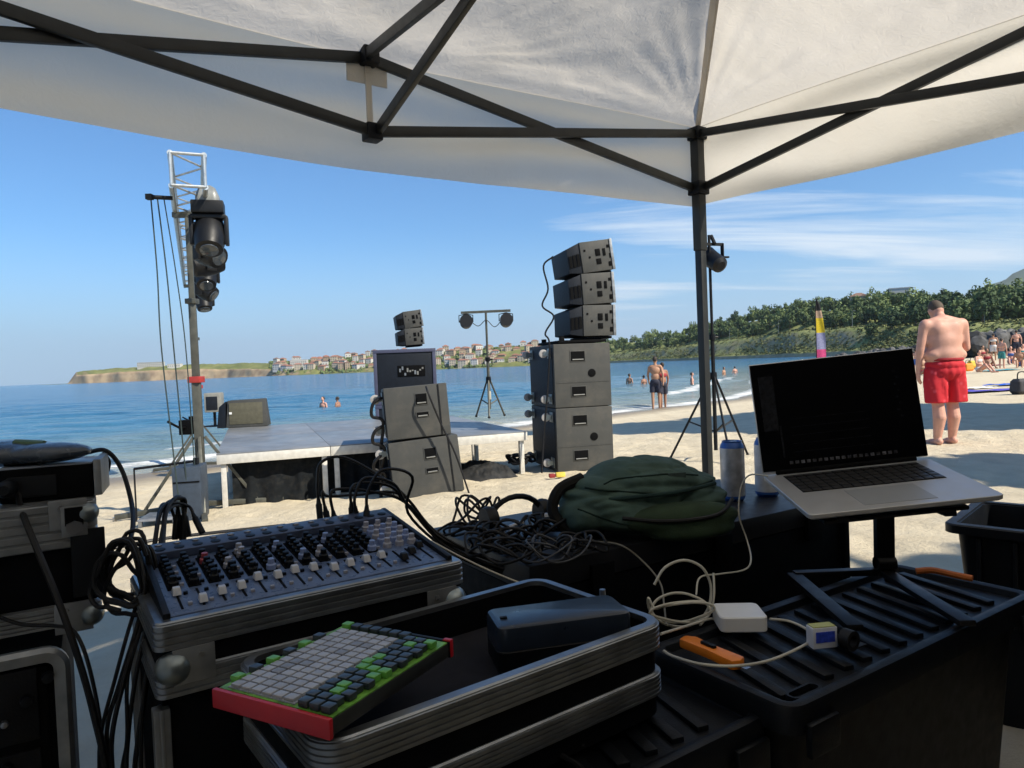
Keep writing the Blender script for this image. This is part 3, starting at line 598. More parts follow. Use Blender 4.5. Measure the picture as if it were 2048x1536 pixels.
# near left stack, leaning on soft sand
LY = rad(12); lb = onz(790, 1004, -0.08); lz = gz(lb.x + .2, lb.y + .2) - 0.02
sub('dark grey leaning subwoofer on the sand in front of the stage', (lb.x, lb.y, lz), LY, 0.66, 0.72, 0.545, 'small', (rad(-3), rad(-4.5)))
l2 = lb + Vector((-0.048, 0.02, 0)); sub('dark grey subwoofer leaning on top of the front-of-stage subwoofer', (l2.x, l2.y + 0.02, lz + 0.560), LY, 0.60, 0.70, 0.50, 'small', (rad(-2), rad(-3)))
tag(MB().box((0.30, 0.3, 0.012), (0.86, 0.85, 0.03)).build('base_board', BLACK, None, 0.004, loc=(lb.x, lb.y - 0.03, lz - 0.02), rz=LY), 'black board on the sand under the leaning subwoofers', 'board')
# far stack beyond the stage
FY = rad(8); fb = at(752, 850, 11.6); fz = gz(fb.x, fb.y) - 0.02; ft = at(752, 700, 11.6).z; fh = (ft - fz) / 2
sub('subwoofer with blue-grey frame low in the far stack behind the stage', (fb.x, fb.y, fz), FY, 1.02, 0.7, fh, 'front')
sub('subwoofer with blue-grey frame and connector panel in the far stack behind the stage', (fb.x, fb.y, fz + fh), FY, 1.02, 0.7, fh, 'front')
q = at(812, 694, 11.8)
for k, nm in enumerate(('lower', 'upper')):
    array_box(f'small grey line array speaker, {nm} of two on the far stack', (q.x, q.y, q.z + 0.02 + 0.28 * k), RY, rad(3 + 4 * k), 0.82)
# stage monitor and small monitor at the back of the stage
mo = at(452, 855, 10.2)
r = thing('stage_monitor', 'black wedge monitor speaker on the rear left of the stage', 'speaker', (mo.x, mo.y, 0.412), rad(10))
mb = MB(); mb.hexa([Vector(v) for v in ((0, 0, 0), (0.57, 0, 0), (0.57, 0.36, 0), (0, 0.42, 0))], [Vector(v) for v in ((0.03, 0.04, 0.39), (0.56, 0.02, 0.40), (0.54, 0.26, 0.40), (0.02, 0.30, 0.39))]); mb.build('cabinet', CAB, r, 0.012)
MB().box((0.28, 0.012, 0.2), (0.46, 0.012, 0.31), Matrix.Rotation(rad(-4), 3, 'X')).build('grille', M('monitor_grille', (0.075, 0.07, 0.045), 0.7), r, 0.003)
MB().box((0.07, 0.004, 0.21), (0.035, 0.012, 0.03)).build('badge', WHITEP, r)
mb = MB(); mb.hexa([Vector(v) for v in ((-0.13, 0.03, 0), (-0.005, 0.0, 0), (-0.005, 0.4, 0), (-0.13, 0.4, 0))], [Vector(v) for v in ((-0.10, 0.06, 0.30), (0.0, 0.04, 0.38), (0.0, 0.3, 0.38), (-0.10, 0.3, 0.30))]); mb.build('side_panel', GRILLE, r, 0.008)
mo = at(409, 826, 10.6)
r = thing('small_monitor', 'small grey monitor box behind the lighting tower', 'speaker', (mo.x, mo.y, mo.z), rad(10))
MB().box((0.12, 0.11, 0.15), (0.24, 0.22, 0.29)).build('cabinet', M('grey_box', (0.22, 0.22, 0.20), 0.6), r, 0.015); MB().box((0.11, -0.003, 0.14), (0.16, 0.01, 0.2)).build('grille', GRILLE, r, 0.003)
mb = MB(); mb.bar((0.12, 0.1, 0.411 - mo.z), (0.12, 0.1, 0.01), 0.035, 0.035); mb.build('pole', BLACK, r); mb = MB(); mb.lathe([(0.16, 0), (0.16, 0.012), (0.03, 0.02)], 18, (0.12, 0.1, 0.411 - mo.z)); mb.build('base_plate', BLACK, r)

# ============================================================ LIGHTING TOWER, TRUSS, MOVING HEADS
TOWERM = M('tower_steel', (0.075, 0.077, 0.065), 0.5, metal=0.4, var=0.2, dust=0.1)
def tower(label, x, y, ztop, lean=0.0):
    z0 = gz(x, y) - 0.02
    r = thing('lighting_tower', label, 'lighting stand', (x, y, z0)); H = ztop - z0
    MB().bar((0, 0, 0.05), (0, 0, 0.45 * H), 0.08, 0.08, up=(1, 0.3, 0)).build('lower_mast', TOWERM, r, 0.005)
    MB().bar((0, 0, 0.44 * H), (0, 0, 0.72 * H), 0.066, 0.066, up=(1, 0.3, 0)).build('middle_mast', TOWERM, r, 0.005)
    MB().bar((0, 0, 0.70 * H), (0, 0, H), 0.052, 0.052, up=(1, 0.3, 0)).build('upper_mast', TOWERM, r, 0.005)
    MB().box((0, 0, 0.45 * H), (0.12, 0.12, 0.06)).build('collar', M('red_collar', (0.35, 0.03, 0.025), 0.5), r, 0.006)
    MB().box((0, 0, 0.71 * H), (0.10, 0.10, 0.05)).build('collar', TOWERM, r, 0.005)
    for k in range(4):
        a = rad(25 + 90 * k); c, s_ = math.cos(a), math.sin(a)
        lg = MB(); lg.bar((0.04 * c, 0.04 * s_, 0.10), (0.75 * c, 0.75 * s_, 0.06), 0.05, 0.05); lo = lg.build('outrigger', TOWERM, r, 0.004)
        mb = MB(); mb.bar((0.05 * c, 0.05 * s_, 0.75), (0.5 * c, 0.5 * s_, 0.09), 0.03, 0.03); mb.build('brace', TOWERM, lo, 0.003)
        mb = MB(); mb.tube([(0.75 * c, 0.75 * s_, 0.06), (0.75 * c, 0.75 * s_, 0.0)], 0.018); mb.lathe([(0.07, -0.01), (0.07, 0.004), (0.02, 0.012)], 14, (0.75 * c, 0.75 * s_, 0.0)); mb.build('screw_jack', STEEL, lo)
    w_ = MB(); w_.box((-0.10, -0.02, 0.85), (0.12, 0.10, 0.14)); w_.tube([(-0.1, -0.07, 0.85), (-0.1, -0.16, 0.85), (-0.22, -0.16, 0.92)], 0.012); w_.build('winch', CABD, r, 0.006)
    MB().bar((-0.14, 0, H - 0.01), (0.14, 0, H - 0.01), 0.06, 0.05).build('top_bracket', TOWERM, r, 0.004)
    return r
n0 = at(376, 345, 6.0); f0 = at(385, 560, 12.6); tz0, tz1 = 2.76, 3.03
tdir = (Vector((f0.x, f0.y, 0)) - Vector((n0.x, n0.y, 0))).normalized(); tper = Vector((tdir.y, -tdir.x, 0))
near0 = Vector((n0.x, n0.y, 0)); TL = 7.2
r = thing('lighting_truss', 'aluminium box truss running over the left side of the stage', 'truss', near0); TR = M('truss_alu', (0.55, 0.57, 0.56), 0.35, metal=0.7)
ch = [(sx * 0.13, z) for sx in (-1, 1) for z in (tz0, tz1)]
for sx, z in ch:
    a_ = tper * sx; mb = MB(); mb.tube([a_ + Vector((0, 0, z)), a_ + tdir * TL + Vector((0, 0, z))], 0.024, 10); mb.build('chord', TR, r)
nb = 18
for fa, fb_ in (((0, 1)), ((2, 3)), ((1, 3)), ((0, 2))):
    for k in range(nb):
        p0_, p1_ = ch[fa], ch[fb_]
        if k % 2: p0_, p1_ = p1_, p0_
        A_ = tper * p0_[0] + tdir * (TL * k / nb) + Vector((0, 0, p0_[1])); B_ = tper * p1_[0] + tdir * (TL * (k + 1) / nb) + Vector((0, 0, p1_[1]))
        mb = MB(); mb.tube([A_, B_], 0.009, 6); mb.build('brace', TR, r)
for kk in (0, 1):
    for fa, fb_ in (((0, 1)), ((2, 3)), ((1, 3)), ((0, 2))):
        A_ = tper * ch[fa][0] + tdir * (TL * kk) + Vector((0, 0, ch[fa][1])); B_ = tper * ch[fb_][0] + tdir * (TL * kk) + Vector((0, 0, ch[fb_][1]))
        mb = MB(); mb.tube([A_, B_], 0.014, 8); mb.build('end_strut', TR, r)
mb = MB(); mb.tube([tper * -0.13 + tdir * 0.25 + Vector((0, 0, tz0 - 0.05)), tper * -0.34 + tdir * 0.25 + Vector((0, 0, tz0 - 0.05))], 0.018, 10); mb.box(tper * -0.31 + tdir * 0.25 + Vector((0, 0, tz0 - 0.05)), (0.05, 0.05, 0.045)); mb.build('side_arm', BLACK, r)
tw1 = near0 + tdir * 0.95 + tper * -0.02; tower('steel crank-up lighting tower with red collar at the left of the stage', tw1.x, tw1.y, tz0 - 0.03)
tw2 = near0 + tdir * 6.7; tower('far steel crank-up tower at the end of the lighting truss', tw2.x, tw2.y, tz0 - 0.03)
def moving_head(label, d, drop, turn, tiltx, cover=False):
    o_ = near0 + tdir * d + tper * 0.15; r = thing('moving_head_light', label, 'stage light', (o_.x, o_.y, tz0 - 0.03), turn, 'moving head lights on the truss')
    LB = M_LB
    MB().box((0, 0, -0.07), (0.27, 0.20, 0.11)).build('base', LB, r, 0.012)
    mb = MB(); mb.bar((-0.06, 0, -0.01), (-0.06, 0, 0.06), 0.05, 0.02); mb.bar((0.06, 0, -0.01), (0.06, 0, 0.06), 0.05, 0.02); mb.build('clamp', ALUD, r)
    y_ = MB(); y_.box((0, 0, -0.15), (0.30, 0.12, 0.04)); y_.box((-0.145, 0, -0.27), (0.035, 0.11, 0.26)); y_.box((0.145, 0, -0.27), (0.035, 0.11, 0.26)); y_.build('yoke', LB, r, 0.012)
    rt = Matrix.Rotation(tiltx, 3, 'X'); hd = MB(); hd.lathe([(0.07, -0.19), (0.115, -0.16), (0.135, -0.05), (0.135, 0.06), (0.115, 0.16), (0.085, 0.17)], 20, (0, 0, -0.31), rt); ho = hd.build('head', LB, r)
    ln = MB(); ln.lathe([(0.08, 0.171), (0.078, 0.178), (0.04, 0.186)], 20, (0, 0, -0.31), rt); ln.build('lens', M_LENS, ho)
    if cover: c_ = MB(); c_.rloft(0.20, 0.17, 0.05, [(0.0, -0.03), (0.0, 0.03), (0.03, 0.10), (0.07, 0.13)], True, True); c_.build('rain_cover', M('clear_cover', (0.20, 0.21, 0.205), 0.35), r)
M_LB = M('light_housing', (0.007, 0.0075, 0.009), 0.45, spec=0.3); M_LENS = M('lens_glass', (0.05, 0.06, 0.07), 0.08, coat=0.5)
for lb_, d, t_, tx, cv in (('moving head light under a pale cover nearest on the truss', 0.35, 0.3, 2.6, True), ('second moving head light from the near end of the truss', 1.3, 1.1, 2.0, False), ('moving head light tilted sideways between the second and third on the truss', 2.1, 2.3, 1.3, False), ('third moving head light from the near end of the truss', 3.1, 0.4, 2.5, False), ('fourth moving head light, small against the sky, on the truss', 4.6, 1.4, 2.2, False), ('farthest moving head light at the end of the truss', 6.2, 0.6, 2.7, False)):
    moving_head(lb_, d, 0, t_, tx, cv)
# T-bar light stand at the back of the stage
def tripod(r, H, hub, spread, rr, mat, foot0=0.0, n0_=0.4):
    mb = MB(); mb.tube([(0, 0, 0.12), (0, 0, H * 0.55)], rr, 10); mb.build('lower_tube', mat, r); mb = MB(); mb.tube([(0, 0, H * 0.53), (0, 0, H)], rr * 0.75, 10); mb.build('upper_tube', mat, r)
    mb = MB(); mb.lathe([(rr * 1.6, -0.04), (rr * 1.8, 0), (rr * 1.6, 0.04)], 12, (0, 0, hub)); mb.build('hub', PLASTIC, r); mb = MB(); mb.lathe([(rr * 1.6, -0.03), (rr * 1.6, 0.03)], 12, (0, 0, H * 0.55)); mb.tube([(rr, 0, H * 0.55), (rr + 0.05, 0, H * 0.55)], 0.012); mb.build('clamp', PLASTIC, r)
    for k in range(3):
        a = n0_ + 2 * math.pi * k / 3; c, s_ = math.cos(a), math.sin(a)
        mb = MB(); mb.tube([(0.02 * c, 0.02 * s_, hub), (spread * c, spread * s_, 0.015)], 0.013, 8); l = mb.build('leg', mat, r)
        mb = MB(); mb.tube([(0.02 * c, 0.02 * s_, hub * 0.35), (spread * 0.55 * c, spread * 0.55 * s_, hub * 0.46)], 0.009, 6); mb.build('brace', mat, l)
        mb = MB(); mb.ell((spread * c, spread * s_, 0.016), (0.02, 0.02, 0.018), 8, 6); mb.build('rubber_foot', RUBBER, l)
ls = at(980, 832, 10.3); r = thing('light_stand', 'thin tripod stand with T-bar and two round lights behind the stage', 'light stand', (ls.x, ls.y, 0.411), rad(6))
LH = at(972, 624, 10.3).z - 0.411; tripod(r, LH, 0.55, 0.24, 0.022, TOWERM)
mb = MB(); mb.bar((-0.36, 0, LH), (0.36, 0, LH + 0.01), 0.035, 0.035); mb.build('cross_bar', TOWERM, r)
for sx in (-0.29, 0.29):
    mb = MB(); mb.lathe([(0.04, -0.09), (0.085, -0.06), (0.095, 0.05), (0.095, 0.10), (0.085, 0.10)], 16, (sx, 0, LH - 0.14), Matrix.Rotation(rad(80), 3, 'X')); h_ = mb.build('par_light', M_LB, r)
    mb = MB(); mb.tube([(sx - 0.1, 0, LH - 0.14), (sx - 0.1, 0, LH - 0.04), (sx, 0, LH - 0.02), (sx + 0.1, 0, LH - 0.04), (sx + 0.1, 0, LH - 0.14)], 0.008, 6); mb.build('bracket', BLACK, h_)
mb = MB(); mb.box((0, -0.03, 0.32), (0.05, 0.05, 0.12)); mb.build('junction_box', CREAM, r, 0.006)
mb = MB(); mb.tube(crom([(-0.25, 0, LH - 0.1), (-0.12, -0.02, LH - 0.2), (0.0, -0.03, LH - 0.12), (0.12, -0.02, LH - 0.22), (0.25, 0, LH - 0.1)]), 0.006, 6); mb.build('light_cable', CABLE, r)
# tall stand behind the gazebo leg
st = at(1432, 905, 7.9); sz = gz(st.x, st.y) - 0.01; r = thing('light_stand', 'tall black tripod stand with a spotlight behind the gazebo leg', 'light stand', (st.x, st.y, sz), 0.35)
SH = at(1424, 470, 7.9).z - sz; tripod(r, SH, 0.95, 0.52, 0.022, BLACK, n0_=0.2)
mb = MB(); mb.lathe([(0.05, -0.16), (0.09, -0.13), (0.10, 0.05), (0.11, 0.15), (0.10, 0.15)], 16, (0.05, 0, SH - 0.28), Matrix.Rotation(rad(-60), 3, 'X')); h_ = mb.build('spotlight', M_LB, r)
mb = MB(); mb.tube([(0.05, -0.03, SH - 0.1), (0.05, 0.03, SH)], 0.02, 8); mb.box((0.05, 0, SH - 0.1), (0.25, 0.03, 0.03)); mb.box((-0.07, 0, SH - 0.19), (0.012, 0.05, 0.2)); mb.box((0.17, 0, SH - 0.19), (0.012, 0.05, 0.2)); mb.build('bracket', BLACK, h_)
MB().box((0.2, 0, SH - 0.24), (0.10, 0.04, 0.02)).build('knob', BLACK, r, 0.004)

# ============================================================ SOUND DESK: cases, totes, mixer, laptop, clutter
def ridges(z0, z1, n, lo, hi):
    """outer profile of a grooved aluminium extrusion, (inset, z) from z0 up to z1"""
    o = []; st = (z1 - z0) / n
    for k in range(n):
        a = z0 + k * st; o += [(lo, a), (hi, a + st * 0.12), (hi, a + st * 0.72), (lo, a + st * 0.84)]
    return o + [(lo, z1)]
def rail_ring(name, parent, w_, d_, r_, z0, z1, c, n=4, lip=0.016, mat=None):
    pr = [(lip, z0)] + ridges(z0, z1, n, -0.0015, -0.0035) + [(0.001, z1 + 0.002), (lip, z1 + 0.002), (lip, z0)]
    mb = MB(); mb.rloft(w_, d_, r_, pr, False, False, c, 6); return mb.build(name, mat or ALU, parent, smooth=28)
def ball_corner(parent, x, y, z, r_=0.022, sx=1, sy=1):
    mb = MB(); mb.ell((x, y, z), (r_, r_, r_), 18, 12); b_ = mb.build('ball_corner', ZINC, parent)
    p_ = MB(); p_.box((x + 0.026 * sx, y - 0.0015 * sy - r_ * 0.35 * sy, z + 0.002), (0.055, 0.003, 0.05)); p_.build('corner_plate', ALUD, b_, 0.001)
    q_ = MB(); q_.tube([(x + 0.036 * sx, y - r_ * 0.35 * sy - 0.001 * sy, z + 0.014), (x + 0.036 * sx, y - r_ * 0.35 * sy - 0.0055 * sy, z + 0.014)], 0.0042, 8); q_.build('rivet', STEEL, b_)
# ---- mixer in its case
a_ = onz(310, 1250, 0.815); b_ = onz(925, 1120, 0.815); MY = math.atan2(b_.y - a_.y, b_.x - a_.x); MW = math.hypot(b_.x - a_.x, b_.y - a_.y); MD = 0.31
tc_ = thing('tall_flight_case', 'tall black flight case with aluminium edges under the mixing desk', 'flight case', (a_.x, a_.y, 0), MY)
MB().box((MW / 2, MD / 2 + 0.02, 0.355), (MW - 0.012, MD - 0.012, 0.705)).build('body', CASEBLK, tc_, 0.004)
for x, y in ((0.004, 0.024), (MW - 0.004, 0.024), (0.004, MD + 0.016), (MW - 0.004, MD + 0.016)):
    mb = MB(); mb.bar((x, y, 0.01), (x, y, 0.69), 0.022, 0.022, up=(1, 0, 0)); mb.bar((x, y, 0.01), (x, y, 0.69), 0.026, 0.006, up=(1, 0, 0)); mb.build('edge_extrusion', ALUD, tc_, 0.002)
MB().box((MW / 2, 0.022, 0.012), (MW - 0.05, 0.02, 0.02)).build('edge_extrusion', ALUD, tc_, 0.002)
mc = thing('mixer_case', 'shallow flight case base with ball corners holding the mixing desk', 'flight case', (a_.x, a_.y, 0.705), MY)
cc = (MW / 2, MD / 2)
mb = MB(); mb.rloft(MW - 0.004, MD - 0.004, 0.012, [(0, 0.004), (0, 0.100), (0.010, 0.100), (0.010, 0.03)], True, True, cc); mb.build('body', CASEBLK, mc)
rail_ring('rim_rail', mc, MW, MD, 0.012, 0.070, 0.108, cc, 4); rail_ring('lower_rail', mc, MW, MD, 0.012, 0.004, 0.040, cc, 4)
for x, sx in ((0.02, 1), (MW - 0.02, -1)): ball_corner(mc, x, 0.004, 0.044, 0.024, sx)
mx_ = thing('mixing_desk', 'twelve channel audio mixer with rows of black knobs and white faders', 'mixer', (a_.x, a_.y, 0.815), MY)
MIXTOP = M('mixer_panel', (0.080, 0.115, 0.205), 0.30, var=0.2, scale=40, spec=0.45)
SL = 0.13
def mz(y): return 0.002 + (y - 0.02) * SL
w0, w1, y0, y1 = 0.022, MW - 0.022, 0.018, 0.235
mb = MB(); mb.hexa([Vector((w0, y0, -0.07)), Vector((w1, y0, -0.07)), Vector((w1, 0.295, -0.07)), Vector((w0, 0.295, -0.07))], [Vector((w0, y0, mz(y0))), Vector((w1, y0, mz(y0))), Vector((w1, 0.295, mz(0.295))), Vector((w0, 0.295, mz(0.295)))]); mb.build('chassis', MIXTOP, mx_, 0.002)
for x in (w0 - 0.005, w1 + 0.005):
    mb = MB(); mb.hexa([Vector((x - 0.005, y0 - 0.004, -0.07)), Vector((x + 0.0045, y0 - 0.004, -0.07)), Vector((x + 0.0045, 0.30, -0.07)), Vector((x - 0.005, 0.30, -0.07))], [Vector((x - 0.005, y0 - 0.004, mz(y0) + 0.006)), Vector((x + 0.0045, y0 - 0.004, mz(y0) + 0.006)), Vector((x + 0.0045, 0.30, mz(0.3) + 0.012)), Vector((x - 0.005, 0.30, mz(0.3) + 0.012))]); mb.build('side_cheek', PLASTIC, mx_, 0.002)
MB().box(((w0 + w1) / 2, 0.262, mz(0.262) + 0.008), (w1 - w0 - 0.006, 0.05, 0.014), Matrix.Rotation(math.atan(SL), 3, 'X')).build('jack_panel', M('jack_panel', (0.05, 0.065, 0.11), 0.4), mx_, 0.002)
rnd = random.Random(3)
KCOL = {'k': PLASTIC, 'r': M('knob_cap_red', (0.30, 0.05, 0.06), 0.4), 'w': M('knob_cap_grey', (0.30, 0.30, 0.34), 0.35), 'b': M('knob_cap_blue', (0.20, 0.26, 0.45), 0.35)}
knob_me = {}
for k_, m_ in KCOL.items():
    mb = MB(); mb.lathe([(0.0082, 0), (0.0079, 0.008), (0.0056, 0.010), (0.0050, 0.0175), (0.0025, 0.018)], 10); knob_me[k_] = mb.mesh('knob', m_)
def mplace(name, me, x, y, dz=0.0):
    o = link(name, me, mx_, (x, y, mz(y) + dz)); o.rotation_euler = (math.atan(SL), 0, 0); return o
mb = MB(); mb.box((0, 0, 0.001), (0.0185, 0.116, 0.0018)); strip_me = mb.mesh('knob_strip', CABD)
mb = MB(); mb.box((0, 0, 0.0008), (0.0032, 0.064, 0.0012)); slot_me = mb.mesh('fader_slot', CABD)
mb = MB(); mb.hexa([Vector((-0.0062, -0.0095, 0.003)), Vector((0.0062, -0.0095, 0.003)), Vector((0.0062, 0.0095, 0.003)), Vector((-0.0062, 0.0095, 0.003))], [Vector((-0.005, -0.004, 0.013)), Vector((0.005, -0.004, 0.013)), Vector((0.005, 0.004, 0.013)), Vector((-0.005, 0.004, 0.013))]); cap_w = mb.mesh('fader_cap', M('fader_cap_white', (0.46, 0.47, 0.50), 0.3), 0.001); cap_k = mb.mesh('fader_cap', PLASTIC, 0.001)
mb = MB(); mb.box((0, 0, 0.002), (0.006, 0.005, 0.005)); but_w = mb.mesh('button', KCOL['w'], 0.0006); but_k = mb.mesh('button', PLASTIC, 0.0006)
mb = MB(); mb.lathe([(0.0085, 0), (0.0085, 0.003), (0.006, 0.0035)], 12); jack_me = mb.mesh('jack_socket', PLASTIC)
mb = MB(); mb.lathe([(0.006, 0), (0.006, 0.004), (0.004, 0.005)], 10); jack2_me = mb.mesh('jack_socket', STEEL)
pit = (w1 - w0 - 0.085) / 12
for c in range(12):
    x = w0 + 0.018 + pit * c
    mplace('knob_strip', strip_me, x, 0.165)
    for k in range(6): mplace('knob', knob_me['k' if rnd.random() < 0.86 else ('r' if c < 3 else ('b' if rnd.random() < 0.6 else 'w'))], x, 0.117 + 0.019 * k, 0.0015)
    for k in range(4): mplace('button', but_w if rnd.random() < 0.6 else but_k, x + 0.0125, 0.12 + 0.026 * k)
    mplace('fader_slot', slot_me, x, 0.065); mplace('fader_cap', cap_w, x, 0.042 + 0.045 * rnd.random())
    mplace('button', but_k, x + 0.012, 0.085); mplace('button', but_w, x + 0.012, 0.045)
    mplace('jack_socket', jack_me, x, 0.252, 0.013); mplace('jack_socket', jack2_me, x, 0.273, 0.013)
for c in range(3):
    x = w1 - 0.066 + 0.024 * c
    for k in range(5): mplace('knob', knob_me['b' if k % 2 else 'w'], x, 0.12 + 0.025 * k)
    mplace('fader_slot', slot_me, x, 0.065); mplace('fader_cap', cap_k, x, 0.05 + 0.02 * c); mplace('jack_socket', jack_me, x, 0.255, 0.013)

# ---- open case lid (tray) in the foreground
l_ = onz(640, 1495, 0.76); r_ = onz(1322, 1245, 0.76); TYAW = math.atan2(r_.y - l_.y, r_.x - l_.x); TW = math.hypot(r_.x - l_.x, r_.y - l_.y) + 0.012; TDp = 0.305
tr = thing('open_case_tray', 'open black case lid with grooved aluminium rims in the foreground', 'flight case', (l_.x, l_.y, 0.625), TYAW)
cc = (TW / 2, TDp / 2)
mb = MB(); mb.rloft(TW - 0.006, TDp - 0.006, 0.035, [(0, 0), (0, 0.128), (0.012, 0.128), (0.012, 0.016)], True, True, cc); mb.build('shell', CASEBLK, tr)
rail_ring('rim_rail', tr, TW, TDp, 0.035, 0.098, 0.134, cc, 5, 0.014); rail_ring('middle_rail', tr, TW, TDp, 0.035, 0.030, 0.062, cc, 5, 0.006)
mb = MB(); mb.rloft(TW - 0.04, TDp - 0.04, 0.03, [(0, 0.017), (0, 0.078), (0.006, 0.084)], True, True, cc); mb.build('foam_liner', M('foam', (0.016, 0.016, 0.020), 0.95, spec=0.1), tr)
mb = MB(); mb.tube([(TW + 0.001, TDp * 0.45, 0.134), (TW + 0.001, TDp * 0.45, 0.150)], 0.005, 8); mb.build('stud', ALU, tr)
# padded case in the tray
gc = Vector((0.055, 1.06, 0)); gcr = thing('padded_case', 'dark blue-grey hard zip case lying in the open tray', 'case', (gc.x, gc.y, 0.711), rad(14))
mb = MB(); mb.rloft(0.205, 0.092, 0.015, [(0.006, 0), (0, 0.005), (0, 0.03)], True, True, (0, 0), 6); mb.build('lower_shell', PLASTIC, gcr)
mb = MB(); mb.rloft(0.205, 0.092, 0.015, [(0, 0.034), (0, 0.060), (0.002, 0.066), (0.006, 0.068)], True, True, (0, 0), 6); mb.build('upper_shell', M('case_shell', (0.012, 0.018, 0.030), 0.32), gcr)
mb = MB(); mb.rloft(0.203, 0.090, 0.015, [(0, 0.0295), (-0.0015, 0.032), (0, 0.0345)], False, False, (0, 0), 6); mb.build('zip', RUBBER, gcr)
mb = MB(); mb.box((-0.085, -0.005, 0.069), (0.01, 0.006, 0.003)); mb.build('button', BLACK, gcr)
# pad controller with red ends
A_ = onz(423, 1376, 0.792); B_ = onz(658, 1439, 0.792); CY = math.atan2(B_.y - A_.y, B_.x - A_.x); CWd = math.hypot(B_.x - A_.x, B_.y - A_.y); CDp = 0.232
REDP = M('red_plastic', (0.42, 0.012, 0.022), 0.38, var=0.1)
ct = thing('pad_controller', 'flat pad controller with red front edge, pale pads and green gaps', 'controller', (A_.x, A_.y, 0.768), CY)
MB().box((CWd / 2, CDp / 2, 0.0115), (CWd - 0.004, CDp - 0.012, 0.018)).build('body', M('controller_body', (0.02, 0.022, 0.022), 0.5), ct, 0.002)
MB().box((CWd / 2, 0.003, 0.012), (CWd, 0.006, 0.022)).build('end_panel', REDP, ct, 0.0015)
MB().box((CWd / 2, CDp - 0.003, 0.012), (CWd, 0.006, 0.022)).build('rear_panel', PLASTIC, ct, 0.0015)
MB().box((CWd - 0.006, CDp - 0.002, 0.0125), (0.0125, 0.0075, 0.0235)).build('end_cap', REDP, ct, 0.0015)
GREENP = M('green_print', (0.12, 0.30, 0.04), 0.45, var=0.5, scale=60); GREYP = M('grey_panel', (0.30, 0.32, 0.38), 0.5, var=0.12, scale=50)
MB().box((CWd / 2, CDp / 2, 0.0212), (CWd - 0.006, CDp - 0.016, 0.0014)).build('green_backing', GREENP, ct)
MB().box((0.066, 0.106, 0.0226), (0.105, 0.188, 0.0016)).build('grey_panel', GREYP, ct)
mb = MB(); mb.box((0, 0, 0.002), (0.0142, 0.0122, 0.004)); pad_p = [mb.mesh('pad', M('pad_pale', (c, c * 1.03, c * 1.12), 0.4, var=0.06), 0.001) for c in (0.36, 0.31, 0.22)]
for i in range(6):
    for j in range(13):
        dk = 2 if ((1 <= i <= 2 and 3 <= j <= 5) or (3 <= i <= 4 and 7 <= j <= 10)) and rnd.random() < 0.7 else (1 if rnd.random() < 0.3 else 0)
        link('pad', pad_p[dk], ct, (0.024 + 0.0168 * i, 0.019 + 0.0146 * j, 0.0232))
mb = MB(); mb.box((0, 0, 0.004), (0.0135, 0.0125, 0.008)); key_d = mb.mesh('pad', M('pad_dark', (0.030, 0.040, 0.048), 0.35), 0.0015); key_g = mb.mesh('pad', M('pad_green', (0.12, 0.36, 0.06), 0.35), 0.0015)
for j in range(14):
    for i in range(4):
        x = 0.128 + 0.0165 * i + (0.0 if j % 2 else 0.004); y = 0.016 + 0.0155 * j
        if x < CWd - 0.008 and y < CDp - 0.016: link('pad', key_g if rnd.random() < 0.13 else key_d, ct, (x, y, 0.0222))
for i in range(7):
    link('pad', key_g if rnd.random() < 0.3 else key_d, ct, (0.018 + 0.0165 * i, 0.2125, 0.0222))
    if i < 6: link('pad', key_d if i % 2 else key_g, ct, (0.0095, 0.03 + 0.027 * i, 0.0218))
mb = MB(); mb.box((0.10, CDp * 0.97, 0.012), (0.02, 0.004, 0.008)); mb.build('side_socket', STEEL, ct)

# ---- plastic totes with ribbed lids
RIBM = PLASTIC
def tote(label, F_, yaw, L_, W_, ztop, x0=0.0, orange=False, nrib=13):
    r = thing('plastic_tote', label, 'tote', (F_.x, F_.y, 0), yaw)
    cx, cy = x0 + L_ / 2, W_ / 2; zb = gz(F_.x, F_.y) - 0.02
    mb = MB(); mb.rloft(L_ - 0.05, W_ - 0.05, 0.04, [(0.05, zb), (0.006, ztop - 0.09), (0.0, ztop - 0.04)], True, True, (cx, cy)); mb.build('tub', PLASTIC, r)
    lid = MB(); lid.rloft(L_, W_, 0.035, [(0.012, ztop - 0.045), (0.0, ztop - 0.043), (0.0, ztop - 0.010), (0.004, ztop - 0.002), (0.012, ztop), (0.022, ztop - 0.003), (0.028, ztop - 0.014)], True, True, (cx, cy), 6); lo = lid.build('lid', PLASTIC, r)
    for k in range(nrib):
        x = x0 + 0.075 + (L_ - 0.15) * k / (nrib - 1)
        mb = MB(); p0 = Vector((x - 0.028, 0.045, ztop - 0.012)); p1 = Vector((x + 0.028, W_ - 0.045, ztop - 0.012)); mb.bar(p0, p1, 0.020, 0.012); mb.build('rib', RIBM, lo, 0.003)
    for sx in (0.06, L_ - 0.06):
        mb = MB(); mb.box((x0 + sx, -0.006, ztop - 0.05), (0.07, 0.012, 0.05)); mb.build('latch', PLASTIC, r, 0.005)
    mb = MB(); mb.rloft(0.07, 0.026, 0.012, [(0, ztop - 0.0135), (0.001, ztop - 0.004), (0.005, ztop - 0.004), (0.006, ztop - 0.012)], False, False, (x0 + 0.075, 0.035)); mb.build('grip_ring', PLASTIC, lo)
    return r
BY = rad(33); BF = onz(1650, 1392, 0.65)
tote('large black plastic tote with ribbed lid carrying the laptop stand', BF, BY, 0.80, 0.30, 0.65, -0.075)
FYW = rad(34); c2 = onz(1548, 1424, 0.62); FF = c2 - Vector((math.cos(FYW), math.sin(FYW), 0)) * 0.62
